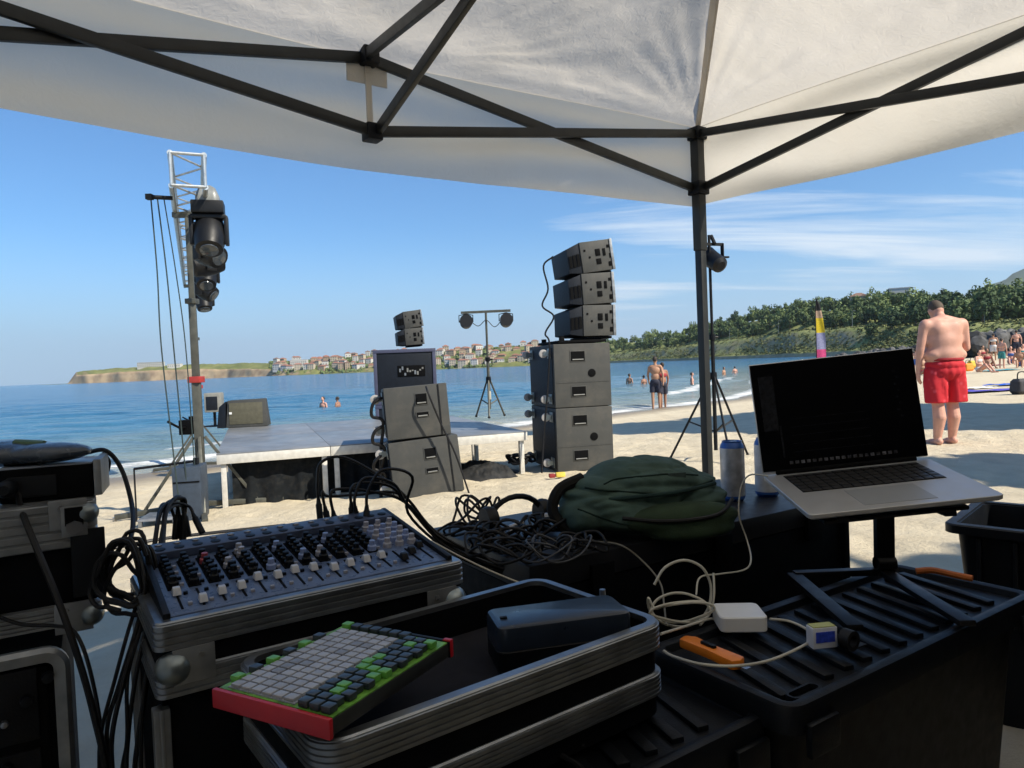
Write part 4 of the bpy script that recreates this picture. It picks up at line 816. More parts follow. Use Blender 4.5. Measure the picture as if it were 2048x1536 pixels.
tote('lower black plastic tote with ribbed lid under the open case tray', FF, FYW, 0.62, 0.32, 0.62, 0.0, nrib=10)

# ---- black trunk behind, with the backpack on it
KY = rad(32); kf = Vector((0.02, 1.405, 0)); tk = thing('equipment_chest', 'long black equipment trunk behind the totes with a backpack on top', 'trunk', kf, KY)
MB().box((0.525, 0.225, 0.33), (1.04, 0.44, 0.72)).build('body', CASEBLK, tk, 0.004)
MB().box((0.525, 0.225, 0.72), (1.05, 0.45, 0.055)).build('lid', M('trunk_lid', (0.008, 0.009, 0.012), 0.45, spec=0.35, dust=0.02), tk, 0.005)
for x in (0.18, 0.55, 0.9): MB().box((x, -0.006, 0.69), (0.06, 0.012, 0.07)).build('latch', CASEBLK, tk, 0.003)
for x in (0.004, 1.046): MB().bar((x, 0.002, 0.0), (x, 0.002, 0.69), 0.02, 0.02, up=(1, 0, 0)).build('edge', CASEBLK, tk, 0.003)
TOPZ = 0.7475
def fabric(name, col, bump=0.5):
    return M(name, col, 0.85, var=0.25, scale=14, bump=bump, bscale=500, spec=0.2)
BGREEN = fabric('backpack_green', (0.052, 0.086, 0.070))
bpk = thing('backpack', 'dark green backpack lying on the black trunk', 'backpack', (0.295, 1.70, TOPZ), rad(12)); bpk.scale = (0.95, 1, 1)
mb = MB()
for c_, r__, tl in (((0.02, 0.02, 0.095), (0.165, 0.140, 0.078), 2), ((-0.08, 0.0, 0.070), (0.135, 0.135, 0.066), 8), ((0.12, 0.0, 0.066), (0.105, 0.125, 0.060), -10), ((0.01, -0.045, 0.048), (0.185, 0.115, 0.046), 0), ((-0.165, -0.03, 0.052), (0.055, 0.085, 0.046), 10)):
    mb.ell(c_, r__, 22, 12, Matrix.Rotation(rad(tl), 3, 'Y'))
body = organic('body', mb, BGREEN, 0.0050, bpk, 5)
me = body.data; co = np.zeros(len(me.vertices) * 3); me.vertices.foreach_get('co', co); co = co.reshape(-1, 3)
def crease(a, wd): return np.clip(1 - np.abs(a) / wd, 0, 1) ** 1.5
w1_ = fbm(co[:, 0] * 5 + 3, co[:, 2] * 13 + co[:, 1] * 6, 3, 2); w2_ = fbm(co[:, 0] * 9, co[:, 2] * 22 + co[:, 1] * 10 + co[:, 0] * 8, 3, 21); w3_ = fbm(co[:, 0] * 14 - co[:, 2] * 16, co[:, 2] * 9 + co[:, 1] * 9, 2, 33)
vf = co[:, 2] - 0.075 - 0.35 * np.abs(co[:, 0] - 0.04) * 0.5; tf = co[:, 2] - 0.125 + 0.8 * (co[:, 0] - 0.01) ** 2; lf = co[:, 2] - 0.045 - 0.06 * np.sin(co[:, 0] * 9)
fold = 0.016 * crease(vf + 0.012 * w1_, 0.016) + 0.010 * crease(tf + 0.010 * w1_, 0.010) + 0.012 * crease(lf + 0.012 * w2_, 0.012) + 0.006 * crease(w1_, 0.25) + 0.0035 * crease(w2_, 0.2) + 0.003 * fbm(co[:, 0] * 25, co[:, 2] * 30 + co[:, 1] * 12, 3, 9)
ctr = np.array([0.02, 0.02, 0.05]); dr = co - ctr; dr /= np.linalg.norm(dr, axis=1)[:, None] + 1e-6; co -= dr * (fold * sstep(0.01, 0.05, co[:, 2]))[:, None]; co[:, 2] = np.maximum(co[:, 2], 0.001); me.vertices.foreach_set('co', co.ravel()); me.update()
from mathutils.bvhtree import BVHTree
bv = BVHTree.FromPolygons([v.co[:] for v in me.vertices], [p.vertices[:] for p in me.polygons])
def on_bag(x, z, off=0.001):
    h = bv.ray_cast(Vector((x, -0.6, z)), Vector((0, 1, 0)))[0]
    return None if h is None else h + Vector((0, -off, 0.0))
for zf, r__, x0_, x1_ in ((lambda x: 0.140 - 0.9 * (x - 0.01) ** 2, 0.0022, -0.12, 0.13), (lambda x: 0.098 + 0.10 * abs(x - 0.03), 0.0026, -0.16, 0.17), (lambda x: 0.064 + 0.02 * math.sin(x * 20), 0.0022, -0.19, -0.02)):
    pts = [on_bag(x, zf(x)) for x in np.linspace(x0_, x1_, 26)]; pts = [p for p in pts if p is not None]
    mb = MB(); mb.tube(pts, r__, 6); mb.build('seam', fabric('seam_green', (0.012, 0.026, 0.020)), body)
p_ = on_bag(0.06, 0.135); mb = MB(); mb.box(p_, (0.045, 0.003, 0.012)); mb.build('label_patch', fabric('patch_grey', (0.05, 0.07, 0.06)), body)
mb = MB(); mb.ell((0.05, -0.128, 0.046), (0.150, 0.042, 0.036), 20, 12); mb.ell((0.07, -0.128, 0.018), (0.12, 0.045, 0.024), 18, 10); pk = organic('front_pocket', mb, fabric('backpack_pocket', (0.030, 0.050, 0.028)), 0.007, bpk, 4)
mb = MB(); mb.tube(crom([(-0.10, -0.135, 0.058), (-0.03, -0.164, 0.052), (0.05, -0.172, 0.050), (0.13, -0.163, 0.056), (0.185, -0.125, 0.078)]), 0.0045, 8); mb.build('zip', RUBBER, pk)
mb = MB(); mb.tube(crom([(-0.16, -0.08, 0.09), (-0.06, -0.125, 0.10), (0.05, -0.13, 0.105), (0.16, -0.09, 0.11)]), 0.005, 8); mb.build('seam_piping', fabric('piping_green', (0.016, 0.034, 0.030)), bpk)
mb = MB(); mb.tube(crom([(-0.15, 0.0, 0.13), (-0.215, -0.02, 0.11), (-0.235, -0.03, 0.06), (-0.19, -0.05, 0.015), (-0.12, -0.06, 0.012)]), 0.014, 8); mb.build('shoulder_strap', fabric('strap_black', (0.012, 0.012, 0.012)), bpk)
# cans
def can(label, x, y, z, body_c, band_c):
    r = thing('drink_can', label, 'can', (x, y, z))
    mb = MB(); mb.lathe([(0.026, 0), (0.0325, 0.008), (0.0328, 0.014), (0.0328, 0.015)], 24); mb.build('base_band', band_c, r)
    mb = MB(); mb.lathe([(0.0328, 0.015), (0.033, 0.016), (0.033, 0.148)], 24); mb.build('can_wall', body_c, r)
    mb = MB(); mb.lathe([(0.033, 0.148), (0.031, 0.156), (0.0265, 0.164), (0.0275, 0.167), (0.0255, 0.1675), (0.0245, 0.163)], 24); mb.build('lid', band_c, r)
    mb = MB(); mb.box((0.004, 0, 0.1655), (0.02, 0.012, 0.0015)); mb.build('pull_tab', STEEL, r)
CANW = M('can_silver_print', (0.42, 0.43, 0.46), 0.35, metal=0.4, var=0.35, scale=30); CANB = M('can_blue', (0.03, 0.10, 0.34), 0.35, metal=0.3)
cp = onz(1467, 1000, TOPZ); can('silver drink can with blue bands beside the gazebo leg', cp.x, cp.y, TOPZ, CANW, CANB)
cp = onz(1540, 994, TOPZ); can('blue and white drink can half hidden behind the laptop', cp.x, cp.y + 0.02, TOPZ, M('can_white', (0.60, 0.62, 0.66), 0.35, var=0.25, scale=30), CANB)

# ---- laptop on its stand
LM = Matrix.Rotation(-0.00988, 4, 'Z') @ Matrix.Rotation(0.14369, 4, 'X') @ Matrix.Rotation(-0.06958, 4, 'Y')
lap = thing('laptop', 'open silver laptop with a dark screen on a black stand', 'laptop', (0.7151, 1.4155, 0.8834)); lap.rotation_euler = LM.to_euler()
LW, LD = 0.358, 0.247
SILV = M('laptop_alu', (0.50, 0.50, 0.50), 0.38, metal=0.55, var=0.04)
mb = MB(); mb.rloft(LW, LD, 0.010, [(0.006, -0.012), (0.0, -0.008), (0.0, -0.001), (0.0008, 0.0)], True, True, (0, 0), 5); mb.build('base', SILV, lap)
MB().box((0, 0.048, 0.0003), (0.284, 0.108, 0.0012)).build('keyboard_well', CABD, lap)
mb = MB(); mb.box((0, 0, 0), (0.0155, 0.0145, 0.0018)); kme = mb.mesh('key', M('key_black', (0.016, 0.016, 0.017), 0.45), 0.0008)
for rr_ in range(6):
    for k in range(14): link('key', kme, lap, (-0.1315 + 0.0202 * k, 0.094 - 0.0183 * rr_, 0.0016)).scale = (1.12, 1.08 if rr_ else 0.7, 1)
MB().box((0, -0.062, 0.0002), (0.135, 0.085, 0.0010)).build('trackpad', M('trackpad', (0.33, 0.34, 0.35), 0.4, metal=0.3, var=0.02, rvar=0.0), lap)
mb = MB(); mb.tube([(-0.15, LD / 2 - 0.004, 0.003), (0.15, LD / 2 - 0.004, 0.003)], 0.006, 10); mb.build('hinge', CABD, lap)
scr = bpy.data.objects.new('screen', None)
SA = 0.24338; sr = Matrix.Rotation(-SA, 3, 'X')
def sbox(c, d): return MB().box(sr @ Vector(c) + Vector((0, LD / 2 - 0.003, 0.004)), d, sr)
lid = sbox((0, 0.0035, 0.120), (LW, 0.006, 0.238)).build('screen_lid', SILV, lap, 0.003)
m_, t_, b2_ = bsdf('display_black'); b2_.inputs['Base Color'].default_value = (0.002, 0.0022, 0.003, 1); b2_.inputs['Roughness'].default_value = 0.3; b2_.inputs['Specular IOR Level'].default_value = 0.14
sbox((0, -0.0002, 0.120), (LW - 0.003, 0.0016, 0.234)).build('display', m_, lid)
UI = M('display_panel', (0.016, 0.017, 0.020), 0.3, var=0.3, scale=90, spec=0.06); UI2 = M('display_icon', (0.09, 0.09, 0.10), 0.4, var=0.6, scale=200, spec=0.06, objrand=0.6)
sbox((-0.148, -0.0016, 0.150), (0.032, 0.0008, 0.12)).build('display_sidebar', UI, lid)
sbox((-0.128, -0.0016, 0.065), (0.004, 0.0008, 0.07)).build('display_sidebar', UI, lid)
for k in range(19): sbox((-0.115 + 0.0125 * k, -0.0016, 0.018), (0.0075, 0.0008, 0.0065)).build('display_icon', UI2, lid)
for k in range(9): sbox((0.130 + (k % 2) * 0.006, -0.0016, 0.08 + 0.014 * k), (0.006, 0.0008, 0.004)).build('display_icon', UI, lid)
for k in range(5): sbox((-0.02, -0.0016, 0.04 + 0.018 * k), (0.17, 0.0006, 0.0012)).build('display_line', UI, lid)
stn = thing('laptop_stand', 'black folding laptop stand standing on the ribbed tote lid', 'laptop stand', (0.70, 1.40, 0.652))
ST = M('stand_black', (0.006, 0.006, 0.007), 0.45, spec=0.3)
for x in (-0.095, 0.105):
    mb = MB(); mb.bar((x, 0.16, 0.010), (x - 0.012, -0.150, 0.007), 0.030, 0.012); ft_ = mb.build('foot', ST, stn, 0.003)
    if x > 0: mb = MB(); mb.bar((x, 0.155, 0.005), (x, 0.150, 0.205), 0.040, 0.018, up=(0, 1, 0)); mb.build('post', ST, stn, 0.003)
    mb = MB(); mb.bar((x, 0.150, 0.198), (x, -0.09, 0.190), 0.022, 0.010); mb.build('arm', ST, stn, 0.002)
    if x > 0: mb = MB(); mb.lathe([(0.016, -0.02), (0.016, 0.02)], 12, (x, 0.152, 0.03), Matrix.Rotation(rad(90), 3, 'Y')); mb.build('pivot', ST, stn)
mb = MB(); mb.bar((-0.095, 0.155, 0.012), (0.105, 0.155, 0.012), 0.022, 0.014); mb.build('cross_bar', ST, stn, 0.002)
MB().box((0.005, 0.02, 0.2065), (0.27, 0.22, 0.008), Matrix.Rotation(0.14369, 3, 'X') @ Matrix.Rotation(-0.06958, 3, 'Y')).build('tray', ST, stn, 0.003)

# ---- small things on the large tote lid
ch_ = onz(1490, 1266, 0.652); chg = thing('laptop_charger', 'white square laptop charger lying on the ribbed tote lid', 'charger', (ch_.x, ch_.y, 0.652), rad(-4))
mb = MB(); mb.rloft(0.085, 0.080, 0.012, [(0.002, 0), (0, 0.002), (0, 0.026), (0.002, 0.028)], True, True, (0, 0.04)); mb.build('body', WHITEP, chg)
mb = MB(); mb.box((0.0435, 0.05, 0.013), (0.004, 0.014, 0.010)); mb.build('socket', M('charger_socket', (0.5, 0.5, 0.5), 0.4), chg)
k0 = onz(1372, 1292, 0.652); k1 = onz(1478, 1338, 0.652); kn = thing('box_cutter', 'orange box cutter lying near the corner of the tote lid', 'cutter', (k0.x, k0.y, 0.653), math.atan2(k1.y - k0.y, k1.x - k0.x)); KL = math.hypot(k1.x - k0.x, k1.y - k0.y)
OR = M('orange_plastic', (0.72, 0.20, 0.015), 0.4, var=0.1)
mb = MB(); mb.prism([(0, -0.016), (KL * 0.5, -0.013), (KL, -0.016), (KL + 0.006, -0.002), (KL, 0.014), (KL * 0.4, 0.012), (0.01, 0.016), (-0.006, 0.004)], 0, 0.016); mb.build('handle', OR, kn, 0.004)
MB().box((KL * 0.45, 0.0, 0.018), (0.03, 0.008, 0.006)).build('slide_button', PLASTIC, kn, 0.002); MB().box((KL + 0.012, -0.003, 0.008), (0.02, 0.012, 0.001)).build('blade', STEEL, kn)
pp = onz(1652, 1298, 0.652); pkx = thing('small_packet', 'small blue and white packet with yellow top on the tote lid', 'packet', (pp.x, pp.y, 0.652), rad(8))
MB().box((0, 0.012, 0.018), (0.044, 0.022, 0.035)).build('box', M('packet_white', (0.62, 0.64, 0.70), 0.5, var=0.15), pkx, 0.0015); MB().box((0.0, 0.0005, 0.020), (0.034, 0.0012, 0.018)).build('front_print', M('packet_blue', (0.03, 0.06, 0.42), 0.4, var=0.4, scale=120), pkx); MB().box((0, 0.012, 0.0365), (0.040, 0.019, 0.0012)).build('top_print', M('packet_yellow', (0.40, 0.40, 0.10), 0.5), pkx)
tp = onz(1698, 1300, 0.652); tpe = thing('tape_roll', 'roll of black tape leaning beside the small packet', 'tape', (tp.x, tp.y, 0.652), rad(30))
mb = MB(); n_ = 28
prof = [(0.017, -0.009), (0.017, 0.009), (0.010, 0.009), (0.010, -0.009), (0.017, -0.009)]; vs = []; fs = []
for r__, z__ in prof:
    for k in range(n_): a = 2 * math.pi * k / n_; vs.append((r__ * math.cos(a), z__, 0.0175 + r__ * math.sin(a)))
for i in range(4):
    for k in range(n_): k2 = (k + 1) % n_; fs.append((i * n_ + k, i * n_ + k2, (i + 1) * n_ + k2, (i + 1) * n_ + k))
mb.add(vs, fs); mb.build('tape', RUBBER, tpe); MB().box((0.02, 0, 0.004), (0.03, 0.018, 0.002)).build('tape_end', RUBBER, tpe)

os_ = onz(1885, 1154, 0.655); mb = MB(); mb.tube(crom([(-0.05, 0, 0.006), (-0.02, 0.008, 0.01), (0.02, 0.0, 0.008), (0.055, -0.006, 0.006)]), 0.007, 8); tag(mb.build('orange_strap', M('strap_orange', (0.55, 0.14, 0.02), 0.6), None, loc=os_, rz=rad(-35)), 'short orange strap lying on the far rim of the large tote lid', 'strap')
# ---- open crate at the right
cr0 = at(1884, 1046, 2.15); crt = thing('open_crate', 'open black plastic crate at the right edge of the picture', 'crate', (cr0.x, cr0.y, 0), rad(6)); zc = cr0.z; crt.rotation_euler = (0, 0, rad(-44)); zg = gz(cr0.x, cr0.y) - 0.02
CW_, CD_ = 0.62, 0.44
mb = MB(); mb.rloft(CW_ - 0.06, CD_ - 0.06, 0.03, [(0.05, zg), (0.0, zc - 0.03), (0.0, zc - 0.005), (0.006, zc - 0.005), (0.05, zg + 0.02)], True, True, (CW_ / 2, CD_ / 2)); mb.build('tub', PLASTIC, crt)
mb = MB(); mb.rloft(CW_, CD_, 0.04, [(0.036, zc - 0.03), (0.0, zc - 0.028), (0.0, zc - 0.004), (0.004, zc), (0.03, zc), (0.036, zc - 0.03)], False, False, (CW_ / 2, CD_ / 2)); mb.build('rim', PLASTIC, crt)
for k in range(6): MB().box((0.09 + k * 0.09, 0.045, zc - 0.17), (0.012, 0.05, 0.26)).build('rib', PLASTIC, crt, 0.003)
it = MB(); it.box((CW_ * 0.62, CD_ * 0.5, zc - 0.02), (0.34, 0.28, 0.16), Matrix.Rotation(rad(12), 3, 'Z')); tag(it.build('equipment_box', CASEBLK, None, 0.006, loc=(cr0.x, cr0.y, 0), rz=rad(-44)), 'black equipment box standing inside the open crate', 'box')

# ---- rack cases at the left
RKY = rad(31); rk = at(188, 1000, 1.2); RX1 = rk.x; rkz = rk.z
ur = thing('rack_case', 'upper black rack case with aluminium rails and butterfly latches at the left', 'flight case', (RX1 - 0.56 * math.cos(RKY), 1.2 - 0.56 * math.sin(RKY), 0.745), RKY)
HU = rkz - 0.745; W_ = 0.56
MB().box((W_ / 2, 0.23, HU / 2), (W_ - 0.006, 0.44, HU)).build('body', CASEBLK, ur, 0.003)
for z0, z1, nm in ((HU - 0.075, HU + 0.002, 'top_rail'), (0.0, 0.035, 'bottom_rail')):
    mb = MB(); mb.rloft(W_, 0.46, 0.008, [(0.012, z0)] + ridges(z0, z1, 5, -0.001, -0.0035) + [(0.012, z1 + 0.0015)], False, True, (W_ / 2, 0.23)); mb.build(nm, ALUD, ur, smooth=28)
MB().box((W_ - 0.012, -0.004, HU / 2), (0.05, 0.006, HU * 0.55)).build('corner_extrusion', PLASTIC, ur, 0.002)
for x, z in ((W_ - 0.012, 0.012), (W_ - 0.012, HU - 0.02)): ball_corner(ur, x, 0.004, z, 0.019, -1)
def latch(parent, x, y, z, s_=1.0):
    p_ = MB().box((x, y, z), (0.062 * s_, 0.004, 0.085 * s_)).build('latch', ALUD, parent, 0.0015)
    mb = MB(); mb.box((x, y - 0.003, z + 0.008), (0.044 * s_, 0.004, 0.05 * s_)); mb.build('latch_dish', CABD, p_, 0.001)
    mb = MB(); mb.prism([(-0.019 * s_, -0.006), (0, -0.011), (0.019 * s_, -0.006), (0.019 * s_, 0.006), (0, 0.011), (-0.019 * s_, 0.006)], 0, 0.006, Matrix.Rotation(rad(90), 3, 'X'), (x, y - 0.004, z - 0.016 * s_)); mb.build('butterfly', STEEL, p_)
latch(ur, W_ - 0.175, -0.003, HU * 0.50); latch(ur, W_ - 0.03, -0.007, HU - 0.03, 0.6)
lr = thing('amplifier_rack', 'lower amplifier rack with rounded aluminium frame and small knobs at the left', 'rack', (RX1 - 0.025 - 0.585 * math.cos(RKY), 1.15 - 0.585 * math.sin(RKY), 0), RKY); HL = 0.725
MB().box((0.29, 0.26, HL / 2), (0.575, 0.50, HL - 0.01)).build('body', CASEBLK, lr, 0.01)
vs_r = Matrix.Rotation(rad(90), 3, 'X'); mb = MB(); mb.rloft(0.585, HL, 0.035, [(0.022, 0.0), (0.0, 0.0), (-0.001, 0.012), (0.006, 0.018), (0.022, 0.016), (0.022, 0.0)], False, False, (0, 0), 6)
mb.v = [tuple(vs_r @ Vector(v) + Vector((0.2925, 0.012, HL / 2))) for v in mb.v]; mb.build('front_frame', ALUD, lr)
pan = MB().box((0.29, 0.005, HL / 2), (0.525, 0.006, HL - 0.06)).build('front_panel', CABD, lr)
for j in range(5): MB().box((0.29, -0.001, 0.12 + 0.13 * j), (0.50, 0.006, 0.115)).build('rack_unit', BLACK, lr, 0.002)
kme2 = MB(); kme2.lathe([(0.009, 0), (0.008, 0.012), (0.003, 0.013)], 12, (0, 0, 0), Matrix.Rotation(rad(90), 3, 'X')); kme2 = kme2.mesh('knob', PLASTIC)
led = MB(); led.lathe([(0.006, 0), (0.005, 0.007), (0.002, 0.008)], 10, (0, 0, 0), Matrix.Rotation(rad(90), 3, 'X')); led = led.mesh('silver_knob', ALU)
for j in range(5):
    for k in range(5):
        o = link('knob', led if (j + k) % 3 == 0 else kme2, lr, (0.435 + 0.030 * k, -0.004, 0.10 + 0.13 * j + 0.03 * ((k * 7 + j) % 3)))
# box on the rack
db = at(95, 1000, 1.19); di = thing('wireless_receiver', 'small black receiver box with pale top on the upper rack case', 'receiver', (db.x, 1.19, rkz + 0.002), rad(24))
MB().box((0, 0.055, 0.030), (0.135, 0.11, 0.056)).build('body', CABD, di, 0.004); MB().box((0, 0.056, 0.0595), (0.134, 0.108, 0.003)).build('top_cover', M('pale_cover', (0.22, 0.25, 0.30), 0.35), di, 0.001)
MB().box((0.075, 0.055, 0.034), (0.012, 0.115, 0.062)).build('side_bracket', ALUD, di, 0.002); MB().box((-0.02, -0.003, 0.028), (0.07, 0.006, 0.035)).build('front_panel', BLACK, di, 0.002)
mb = MB(); mb.lathe([(0.014, 0), (0.014, 0.03), (0.008, 0.04)], 14, (-0.052, -0.002, 0.03), Matrix.Rotation(rad(90), 3, 'X')); mb.build('plug', PLASTIC, di)
sl = thing('cable_bag', 'crumpled dark bag lying on top of the receiver at the left edge', 'bag', (db.x - 0.07, 1.22, rkz + 0.064))
mb = MB(); mb.ell((-0.05, 0.02, 0.018), (0.12, 0.08, 0.024), 16, 8); mb.ell((0.05, 0.0, 0.018), (0.08, 0.05, 0.018), 14, 8); bo = organic('body', mb, M('glossy_bag', (0.04, 0.05, 0.065), 0.25, var=0.4, bump=0.9, bscale=40), 0.006, sl, 2)
mb = MB(); mb.tube([(0.0, 0.0, 0.034), (0.05, 0.0, 0.03)], 0.009, 8); mb.build('tie', M('green_tie', (0.06, 0.12, 0.06), 0.5), sl)

# ============================================================ CABLES
def cable(name, label, pts, r=0.0032, mat=None, group=None, plug0=None, plug1=None, sub=6, n=7):
    r_ = thing(name, label, 'cable', tuple(pts[0]), 0, group); o = Vector(pts[0])
    cv = crom([Vector(p) - o for p in pts], sub); mb = MB(); mb.tube(cv, r, n); mb.build('lead', mat or CABLE, r_)
    for pl, a, b_ in ((plug0, cv[0], cv[1]), (plug1, cv[-1], cv[-2])):
        if pl:
            d_ = (Vector(a) - Vector(b_)).normalized(); a = Vector(a); mb = MB()
            mb.tube([a - d_ * 0.012, a - d_ * 0.002, a, a + d_ * 0.035, a + d_ * 0.036], [r * 1.1, r * 1.6, pl[0], pl[0], pl[0] * 0.7], 10); mb.build('plug', pl[1], r_)
    return r_
rnd = random.Random(12)
def J(p, s=0.006): return Vector(p) + Vector((rnd.uniform(-s, s), rnd.uniform(-s, s), rnd.uniform(-s, s)))
# bundle falling from the back left of the mixer to the sand
words = ['first', 'second', 'third', 'fourth', 'fifth', 'sixth', 'seventh']
for k in range(7):
    t_ = (k - 3) * 6
    pts = [at(352 + 11 * (k % 4), 1048 - 2 * k, 1.40), at(346 + 10 * (k % 4), 1010 - 6 * (k % 3), 1.40), at(328 + t_ * 0.4, 1020, 1.33), at(312 + t_ * 0.6, 1120, 1.22), at(288 + t_ * 1.1, 1235, 1.12), at(262 + t_ * 1.9, 1360, 1.08), at(246 + t_ * 2.2, 1470, 1.07), at(243 + t_ * 2.6, 1580, 1.08), at(248 + t_ * 3, 1800, 1.2)]
    cable('audio_cable', f'black cable, {words[k]} from the left in the bundle falling from the mixer', [J(p) for p in pts], 0.0030 + 0.0004 * (k % 3), group='cables falling from the mixer', plug0=(0.0062, PLASTIC))
# coil hung between rack and mixer
cpos = at(252, 1150, 1.13); pts = []
for k in range(86):
    a = k * 2 * math.pi / 11.0 + 0.6; rr_ = 0.037 + 0.007 * math.sin(k * 1.7) + 0.006 * math.sin(k * 0.37)
    pts.append(cpos + Vector((rr_ * math.cos(a) + 0.010 * math.sin(k * 0.21), 0.03 * math.sin(k * 0.13) + 0.006 * math.cos(k), rr_ * 1.35 * math.sin(a) - 0.012 * math.sin(k * 0.11))))
cable('cable_coil', 'coiled black cable hanging between the rack case and the mixer', pts, 0.0036, sub=3)
cable('audio_cable', 'black cable arching from the bag on the receiver down to the hanging coil', [at(120, 922, 1.34), at(175, 905, 1.33), at(213, 902, 1.32), at(243, 938, 1.32), at(262, 1000, 1.28), at(266, 1050, 1.20), at(255, 1096, 1.13)], 0.0042, plug0=(0.010, PLASTIC))
cable('audio_cable', 'thin black cable looping under the receiver beside the rack', [at(205, 905, 1.36), at(220, 925, 1.36), at(207, 965, 1.36), at(190, 985, 1.36), at(176, 962, 1.36), at(168, 940, 1.36)], 0.0022)
cable('audio_cable', 'thick black cable falling from the receiver plug across the rack front', [at(38, 962, 1.18), at(40, 1010, 1.16), at(75, 1100, 1.10), at(120, 1210, 1.07), at(158, 1320, 1.06), at(188, 1430, 1.06), at(214, 1560, 1.06), at(225, 1780, 1.12)], 0.0050)
cable('audio_cable', 'black cable lying across the top of the amplifier rack', [at(-30, 1222, 1.12), at(40, 1248, 1.12), at(110, 1252, 1.11), at(150, 1265, 1.10), at(180, 1340, 1.09), at(205, 1480, 1.10), at(215, 1650, 1.16)], 0.0030)
# cables from the back right of the mixer over to the trunk
pl = [(640, 1008), (652, 1022), (668, 1030), (706, 1018), (712, 1026), (736, 1022)]
wd2 = ['first', 'second', 'third', 'fourth', 'fifth', 'sixth']
for k, (x, y) in enumerate(pl):
    top = 930 + 14 * ((k * 5) % 6) - 10; d0 = 1.46 - 0.01 * k
    pts = [at(x, y, d0), at(x - 4, y - 38, d0), at(x + 2 + 5 * k, top + 4, d0 + 0.02), at(x + 55 + 6 * k, top - 4 + 5 * k, d0 + 0.04), at(800 + 4 * k, 985 + 8 * k, 1.50), at(870 + 6 * k, 1062 + 9 * k, 1.52), at(960 + 8 * k, 1112 + 7 * k, 1.50), at(1050 + 10 * k, 1140 + 3 * k, 1.49), at(1110 + 10 * k, 1150, 1.52)]
    cable('audio_cable', f'black cable, {wd2[k]} plug from the left at the back right of the mixer', [J(p, 0.004) for p in pts], 0.0032, group='cables plugged in at the back of the mixer', plug0=(0.0065, PLASTIC))
cable('audio_cable', 'thin beige cable crossing behind the open tray towards the mixer', [at(862, 1082, 1.36), at(930, 1118, 1.37), at(1000, 1150, 1.38), at(1060, 1172, 1.385), at(1110, 1180, 1.40)], 0.0018, CREAM)
# heap of cables on the trunk
def heap(label, cx, cy, cz, R, turns, seed, r=0.0032, mat=None, plug=None, zs=0.012, sq=0.75):
    rn = random.Random(seed); pts = []
    nn = int(turns * 9); ph = rn.uniform(0, 6)
    for k in range(nn):
        a = ph + k * 2 * math.pi / 9; rr_ = R * (0.8 + 0.25 * math.sin(k * 0.77 + seed) + 0.12 * math.sin(k * 2.1))
        pts.append(Vector((cx + rr_ * math.cos(a) + 0.02 * math.sin(k * 0.3 + seed), cy + rr_ * sq * math.sin(a), cz + 0.004 + zs * (0.5 + 0.5 * math.sin(k * 1.3 + seed)) + 0.003 * (k % 5))))
    return cable('cable_coil', label, pts, r, mat, plug0=plug, plug1=plug, sub=4)
h1 = onz(1010, 1085, TOPZ); heap('loose black cable coil at the left end of the trunk', h1.x, h1.y, TOPZ, 0.075, 5, 3, plug=(0.0085, STEEL), zs=0.03)
h2 = onz(1090, 1075, TOPZ); heap('black cable coil with silver plugs against the backpack', h2.x, h2.y, TOPZ, 0.06, 5, 8, plug=(0.0085, STEEL), zs=0.035)
h3 = onz(1120, 1118, TOPZ); heap('thin dark grey cable coil on the trunk in front of the backpack', h3.x, h3.y, TOPZ, 0.07, 4, 15, 0.0022, M('cable_grey', (0.035, 0.037, 0.042), 0.45), zs=0.03)
h4 = onz(960, 1062, TOPZ); heap('black cable loops standing up at the far end of the trunk', h4.x, h4.y + 0.08, TOPZ, 0.055, 4, 22, zs=0.055)
for k_, (px_, py_, R_) in enumerate(((985, 1105, 0.06), (1045, 1120, 0.065), (1150, 1108, 0.055), (930, 1078, 0.05))):
    hx = onz(px_, py_, TOPZ); heap(('nearest', 'second nearest', 'third nearest', 'farthest left')[k_] + ' tangled black cable in the heap between mixer and backpack', hx.x, hx.y, TOPZ, R_, 4, 60 + 7 * k_, 0.0030, zs=0.028)
fl = onz(1060, 1070, TOPZ); hp = thing('headphones', 'black headphones lying among the cables on the trunk', 'headphones', (fl.x - 0.03, fl.y + 0.06, TOPZ), 0.5)
mb = MB(); mb.tube([Vector((0.075 * math.cos(a), 0, 0.022 + 0.06 * math.sin(a))) for a in [math.pi * k / 12 for k in range(13)]], 0.007, 8); mb.build('headband', PLASTIC, hp)
for sx in (-1, 1): mb = MB(); mb.lathe([(0.03, -0.014), (0.034, 0), (0.03, 0.014)], 16, (0.075 * sx, 0, 0.034), Matrix.Rotation(rad(90), 3, 'Y')); mb.build('ear_cup', RUBBER, hp)
